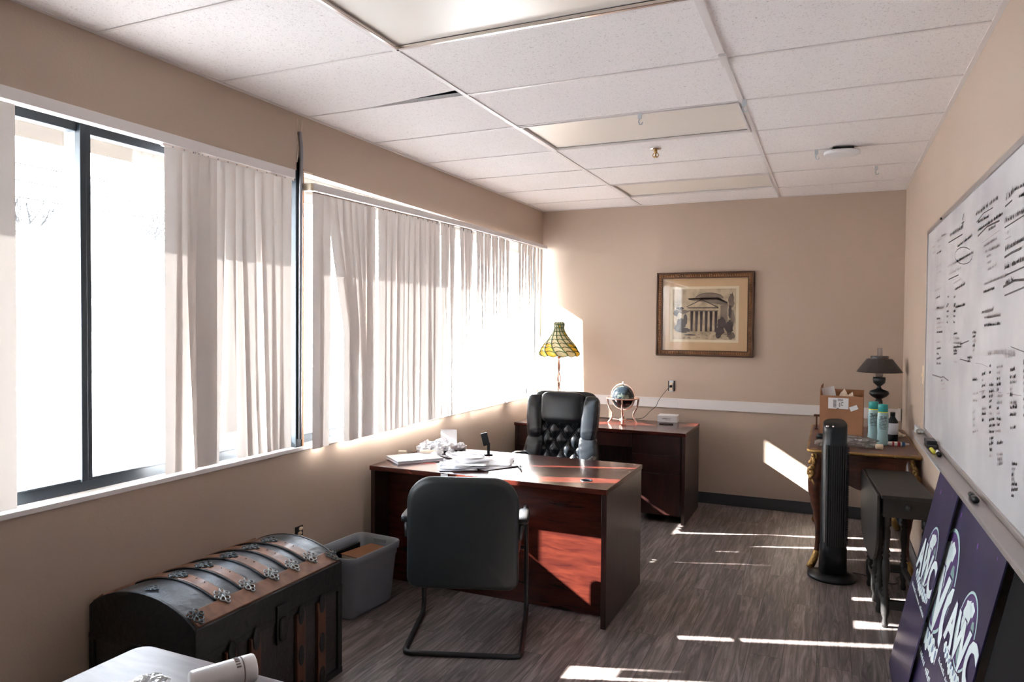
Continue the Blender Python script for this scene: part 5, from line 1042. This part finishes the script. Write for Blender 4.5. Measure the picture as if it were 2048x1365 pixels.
LINES = [([(2.84, 2.013), (2.741, 2.018)], 0.008, 1), ([(3.355, 2.03), (3.216, 2.045), (3.043, 2.04)], 0.005, 1), ([(3.321, 1.97), (3.138, 1.985), (2.926, 1.978)], 0.009, 1), ([(4.102, 2.028), (3.695, 2.021)], 0.008, 1), ([(3.704, 2.087), (3.668, 2.107)], 0.012, 1), ([(3.719, 2.073), (3.654, 2.072)], 0.007, 1), ([(2.841, 1.943), (2.529, 1.948)], 0.006, 1), ([(2.828, 1.903), (2.747, 1.904)], 0.004, 0), ([(2.831, 1.844), (2.724, 1.85), (2.602, 1.852)], 0.011, 1), ([(2.815, 1.783), (2.514, 1.794)], 0.007, 1), ([(2.839, 1.747), (2.681, 1.759), (2.51, 1.752)], 0.011, 1), ([(2.817, 1.717), (2.508, 1.734)], 0.008, 1), ([(3.228, 1.933), (2.919, 1.945)], 0.003, 0), ([(4.075, 1.845), (3.774, 1.848)], 0.008, 1), ([(3.954, 1.833), (3.738, 1.837), (3.618, 1.803)], 0.003, 0), ([(4.615, 1.344), (4.264, 1.352), (4.185, 1.361), (4.01, 1.353)], 0.009, 1), ([(3.311, 1.471), (3.176, 1.473), (3.065, 1.468)], 0.003, 0), ([(3.689, 1.536), (3.47, 1.556)], 0.007, 1), ([(3.68, 1.471), (3.425, 1.47)], 0.006, 1), ([(4.048, 1.61), (3.988, 1.592), (3.956, 1.561), (4.013, 1.539)], 0.004, 0), ([(4.157, 1.348), (4.053, 1.316), (4.145, 1.265)], 0.003, 0), ([(2.713, 1.551), (2.516, 1.539)], 0.004, 1), ([(3.221, 1.364), (3.109, 1.38)], 0.004, 0), ([(2.929, 1.391), (2.836, 1.394)], 0.004, 0), ([(2.749, 1.399), (2.556, 1.409)], 0.003, 0), ([(3.436, 1.904), (3.45, 1.892), (3.493, 1.884), (3.56, 1.882), (3.645, 1.886), (3.735, 1.896), (3.816, 1.911), (3.873, 1.929), (3.895, 1.945), (3.877, 1.959), (3.823, 1.966), (3.744, 1.967), (3.655, 1.961), (3.569, 1.949), (3.499, 1.935)], 0.005, 1)]
for y_, z_, L_, h_, s_, k_ in WORDS: scrawl(hd if k_ else hf, Y(y_), z_, L_, max(0.012, h_), 0.0036 if k_ else 0.0026, s_)
for p_, w_, k_ in LINES: ribbon(hd if k_ else hf, [(Y(a_), b_) for a_, b_ in p_], w_ * 0.75)
tag(hd.build('handwriting', 'ink', wbd), 'dark marker handwriting'); tag(hf.build('handwriting', 'ink2', wbd), 'faded marker handwriting')

er = thing('board_eraser', 'black whiteboard eraser on the far end of the marker tray', 'eraser', (W - 0.052, 4.30, ZA - 0.018), radians(0))
B(-0.022, 0.022, -0.06, 0.06, 0, 0.02).build('felt', 'ink', er, bevel=0.003); B(-0.024, 0.024, -0.062, 0.062, 0.02, 0.042).build('body', 'black_pl', er, bevel=0.005)
for nm, y, mt, lb in (('yellow', 4.12, 'yellow', 'yellow marker on the tray right beside the black eraser'), ('black', 4.05, 'black_pl', 'black and white marker on the tray next to the yellow marker')):
    mk = thing('marker_pen', lb, 'marker', (W - 0.062 if nm == 'yellow' else W - 0.045, y, ZA - 0.018 + 0.009))
    MB().tube([(0, 0.06, 0), (0, 0, 0)], 0.009, 12).build('barrel', 'white_pl' if nm == 'black' else mt, mk, smooth=True); MB().tube([(0, 0, 0), (0, -0.045, 0)], 0.0098, 12).build('cap', mt, mk, smooth=True)
mk = thing('marker_pen', 'black marker lying alone on the near part of the tray above the posters', 'marker', (W - 0.052, 3.05, ZA - 0.018 + 0.010))
MB().tube([(0, 0.06, 0), (0, 0, 0)], 0.0095, 12).build('barrel', 'black_pl', mk, smooth=True); MB().tube([(0, 0, 0), (0, -0.05, 0)], 0.0105, 12).build('cap', 'black_pl', mk, smooth=True)
tc_ = thing('plastic_piece', 'small clear plastic piece on the far end of the marker tray beyond the eraser', 'plastic piece', (W - 0.05, 4.80, ZA - 0.0175))
MB().pillow(0.02, 0.045, 0.014, .7, .7, m=Matrix.Translation((0, 0, 0.014))).build('plastic_shell', 'bag', tc_, smooth=True)

# ================================================================== LEANING POSTERS
def poster(label, y_hi, y_lo, ht, off, logo=None, mat='navy', name='event_poster', th=0.006, xb=2.90, group=None):
    a = math.atan2(0.205, 0.985)
    root = thing(name, label, 'poster', (xb + off, y_hi, 0), 0)
    # local frame: s toward -y, t up along the leaning face, n towards the room
    F = Matrix(((0, sin(a), -cos(a), 0), (-1, 0, 0, 0), (0, cos(a), sin(a), 0), (0, 0, 0, 1)))
    wd = y_hi - y_lo
    MB().box(0, wd, 0, ht, -th, 0, m=F).build('panel', mat, root, bevel=0.001)
    if not logo: return root
    s0, t0, k = logo     # letters' left, baseline, scale  (k=1 small logo 0.42 wide)
    def circ(cx, cy, r, n_=40): return [(cx + r * cos(2 * pi * i / n_), cy + r * sin(2 * pi * i / n_)) for i in range(n_)]
    def clip(pts): return [(min(max(p[0], 0.002), wd - 0.002), min(max(p[1], 0.002), ht - 0.002)) for p in pts]
    def flat(nm, polys, mat, h, par): 
        m = MB()
        for p in polys: m.prism(clip(p), h - 0.0003, h, 'z', m=F)
        return m.build(nm, mat, par)
    gx, gy, gr = s0 + 0.225 * k, t0 + 0.125 * k, 0.125 * k
    G = flat('globe_emblem', [circ(gx, gy, gr * 1.04)], 'b_cyan', 0.0006, root)
    flat('ocean', [circ(gx, gy, gr * 0.97)], 'b_purple', 0.0009, G)
    rr2 = random.Random(5)
    def land(cx, cy, rx, ry, n_=18): return [(gx + gr * (cx + rx * cos(2 * pi * i / n_) * rr2.uniform(.75, 1.15)), gy + gr * (cy + ry * sin(2 * pi * i / n_) * rr2.uniform(.75, 1.15))) for i in range(n_)]
    flat('continents', [land(-.25, .42, .42, .36), land(.12, .62, .3, .2), land(-.08, -.05, .2, .35), land(-.45, .1, .14, .2)], 'b_white', 0.0012, G)
    flat('continents', [land(.0, -.5, .28, .36), land(.58, .15, .2, .35), land(-.65, -.3, .16, .3)], 'b_green', 0.0012, G)
    # letters with outline, then a fading mirrored band below
    sz = 0.20 * k
    def lm(dx, dy, h): return F @ Matrix.Translation((s0 + 0.215 * k + dx, t0 + 0.07 * k + dy, h))
    if s0 + 0.44 * k < wd + 0.06 and s0 > -0.02:
        text_mesh('letter_outline', 'AWC', sz, 'b_purple', root, lm(0, 0, 0.0018), 0.0002, 0, 0.0125 * k, xs=0.98)
        text_mesh('letters', 'AWC', sz, 'b_white', root, lm(0, 0, 0.0024), 0.0002, 0, 0.0075 * k, xs=0.98)
    else:
        text_mesh('letter_outline', 'WC', sz, 'b_purple', root, lm(0.055 * k, 0, 0.0018), 0.0002, 0, 0.0125 * k, xs=0.98)
        text_mesh('letters', 'WC', sz, 'b_white', root, lm(0.055 * k, 0, 0.0024), 0.0002, 0, 0.0075 * k, xs=0.98)
    rr3 = random.Random(8); cl_ = []
    for i in range(12):
        cx = s0 + (0.03 + 0.033 * i) * k; cy = t0 - 0.012 * k - 0.018 * k * sin(pi * i / 11) + rr3.uniform(-.006, .006) * k; cl_.append([(cx + 0.026 * k * cos(2 * pi * j / 12) * rr3.uniform(.6, 1.1), cy + 0.024 * k * sin(2 * pi * j / 12) * rr3.uniform(.6, 1.1)) for j in range(12)])
    E_ = flat('mist_band', cl_, 'b_white', 0.0008, root)
    cl2 = []
    for i in range(9):
        cx = s0 + (0.05 + 0.042 * i) * k; cy = t0 - 0.020 * k; cl2.append([(cx + 0.012 * k * cos(2 * pi * j / 10) * rr3.uniform(.6, 1.1), cy + 0.012 * k * sin(2 * pi * j / 10) * rr3.uniform(.6, 1.1)) for j in range(10)])
    flat('mist_swirls', cl2, 'b_blue', 0.0011, E_)
    # line of small lettering underneath
    sm = []
    for i in range(26):
        x = s0 - 0.01 * k + 0.0165 * i * k; hgt = (0.010 + 0.008 * rr3.random()) * k
        if i % 9 == 8: continue
        sm.append([(x, t0 - 0.085 * k), (x + 0.010 * k, t0 - 0.085 * k), (x + 0.010 * k, t0 - 0.085 * k + hgt), (x, t0 - 0.085 * k + hgt * rr3.uniform(.4, 1))])
    flat('small_lettering', sm, 'b_white', 0.0008, root)
    spk = [circ(wd * .30, ht * .90, 0.010), circ(wd * .82, ht * .94, 0.006), circ(wd * .35, ht * .86, 0.003)]
    flat('sparks', spk, 'b_violet', 0.0008, root)
    return root
poster('navy poster with globe and AWC lettering, farthest from the viewer of the three leaning posters', 3.833, 3.318, 0.995, 0.0, (0.072, 0.508, 1.0))
poster('navy poster with the largest globe logo, partly covered between two other posters', 3.52, 2.70, 0.990, 0.022, (-0.12, 0.415, 1.62))
poster('navy poster with globe and AWC lettering, nearest the viewer of the three leaning posters', 2.966, 2.455, 0.995, 0.002, (0.062, 0.520, 1.0))
poster('plain black panel leaning under the whiteboard beside the nearest navy poster', 2.44, 1.30, 0.985, 0.024, None, 'matte_black', 'leaning_panel')
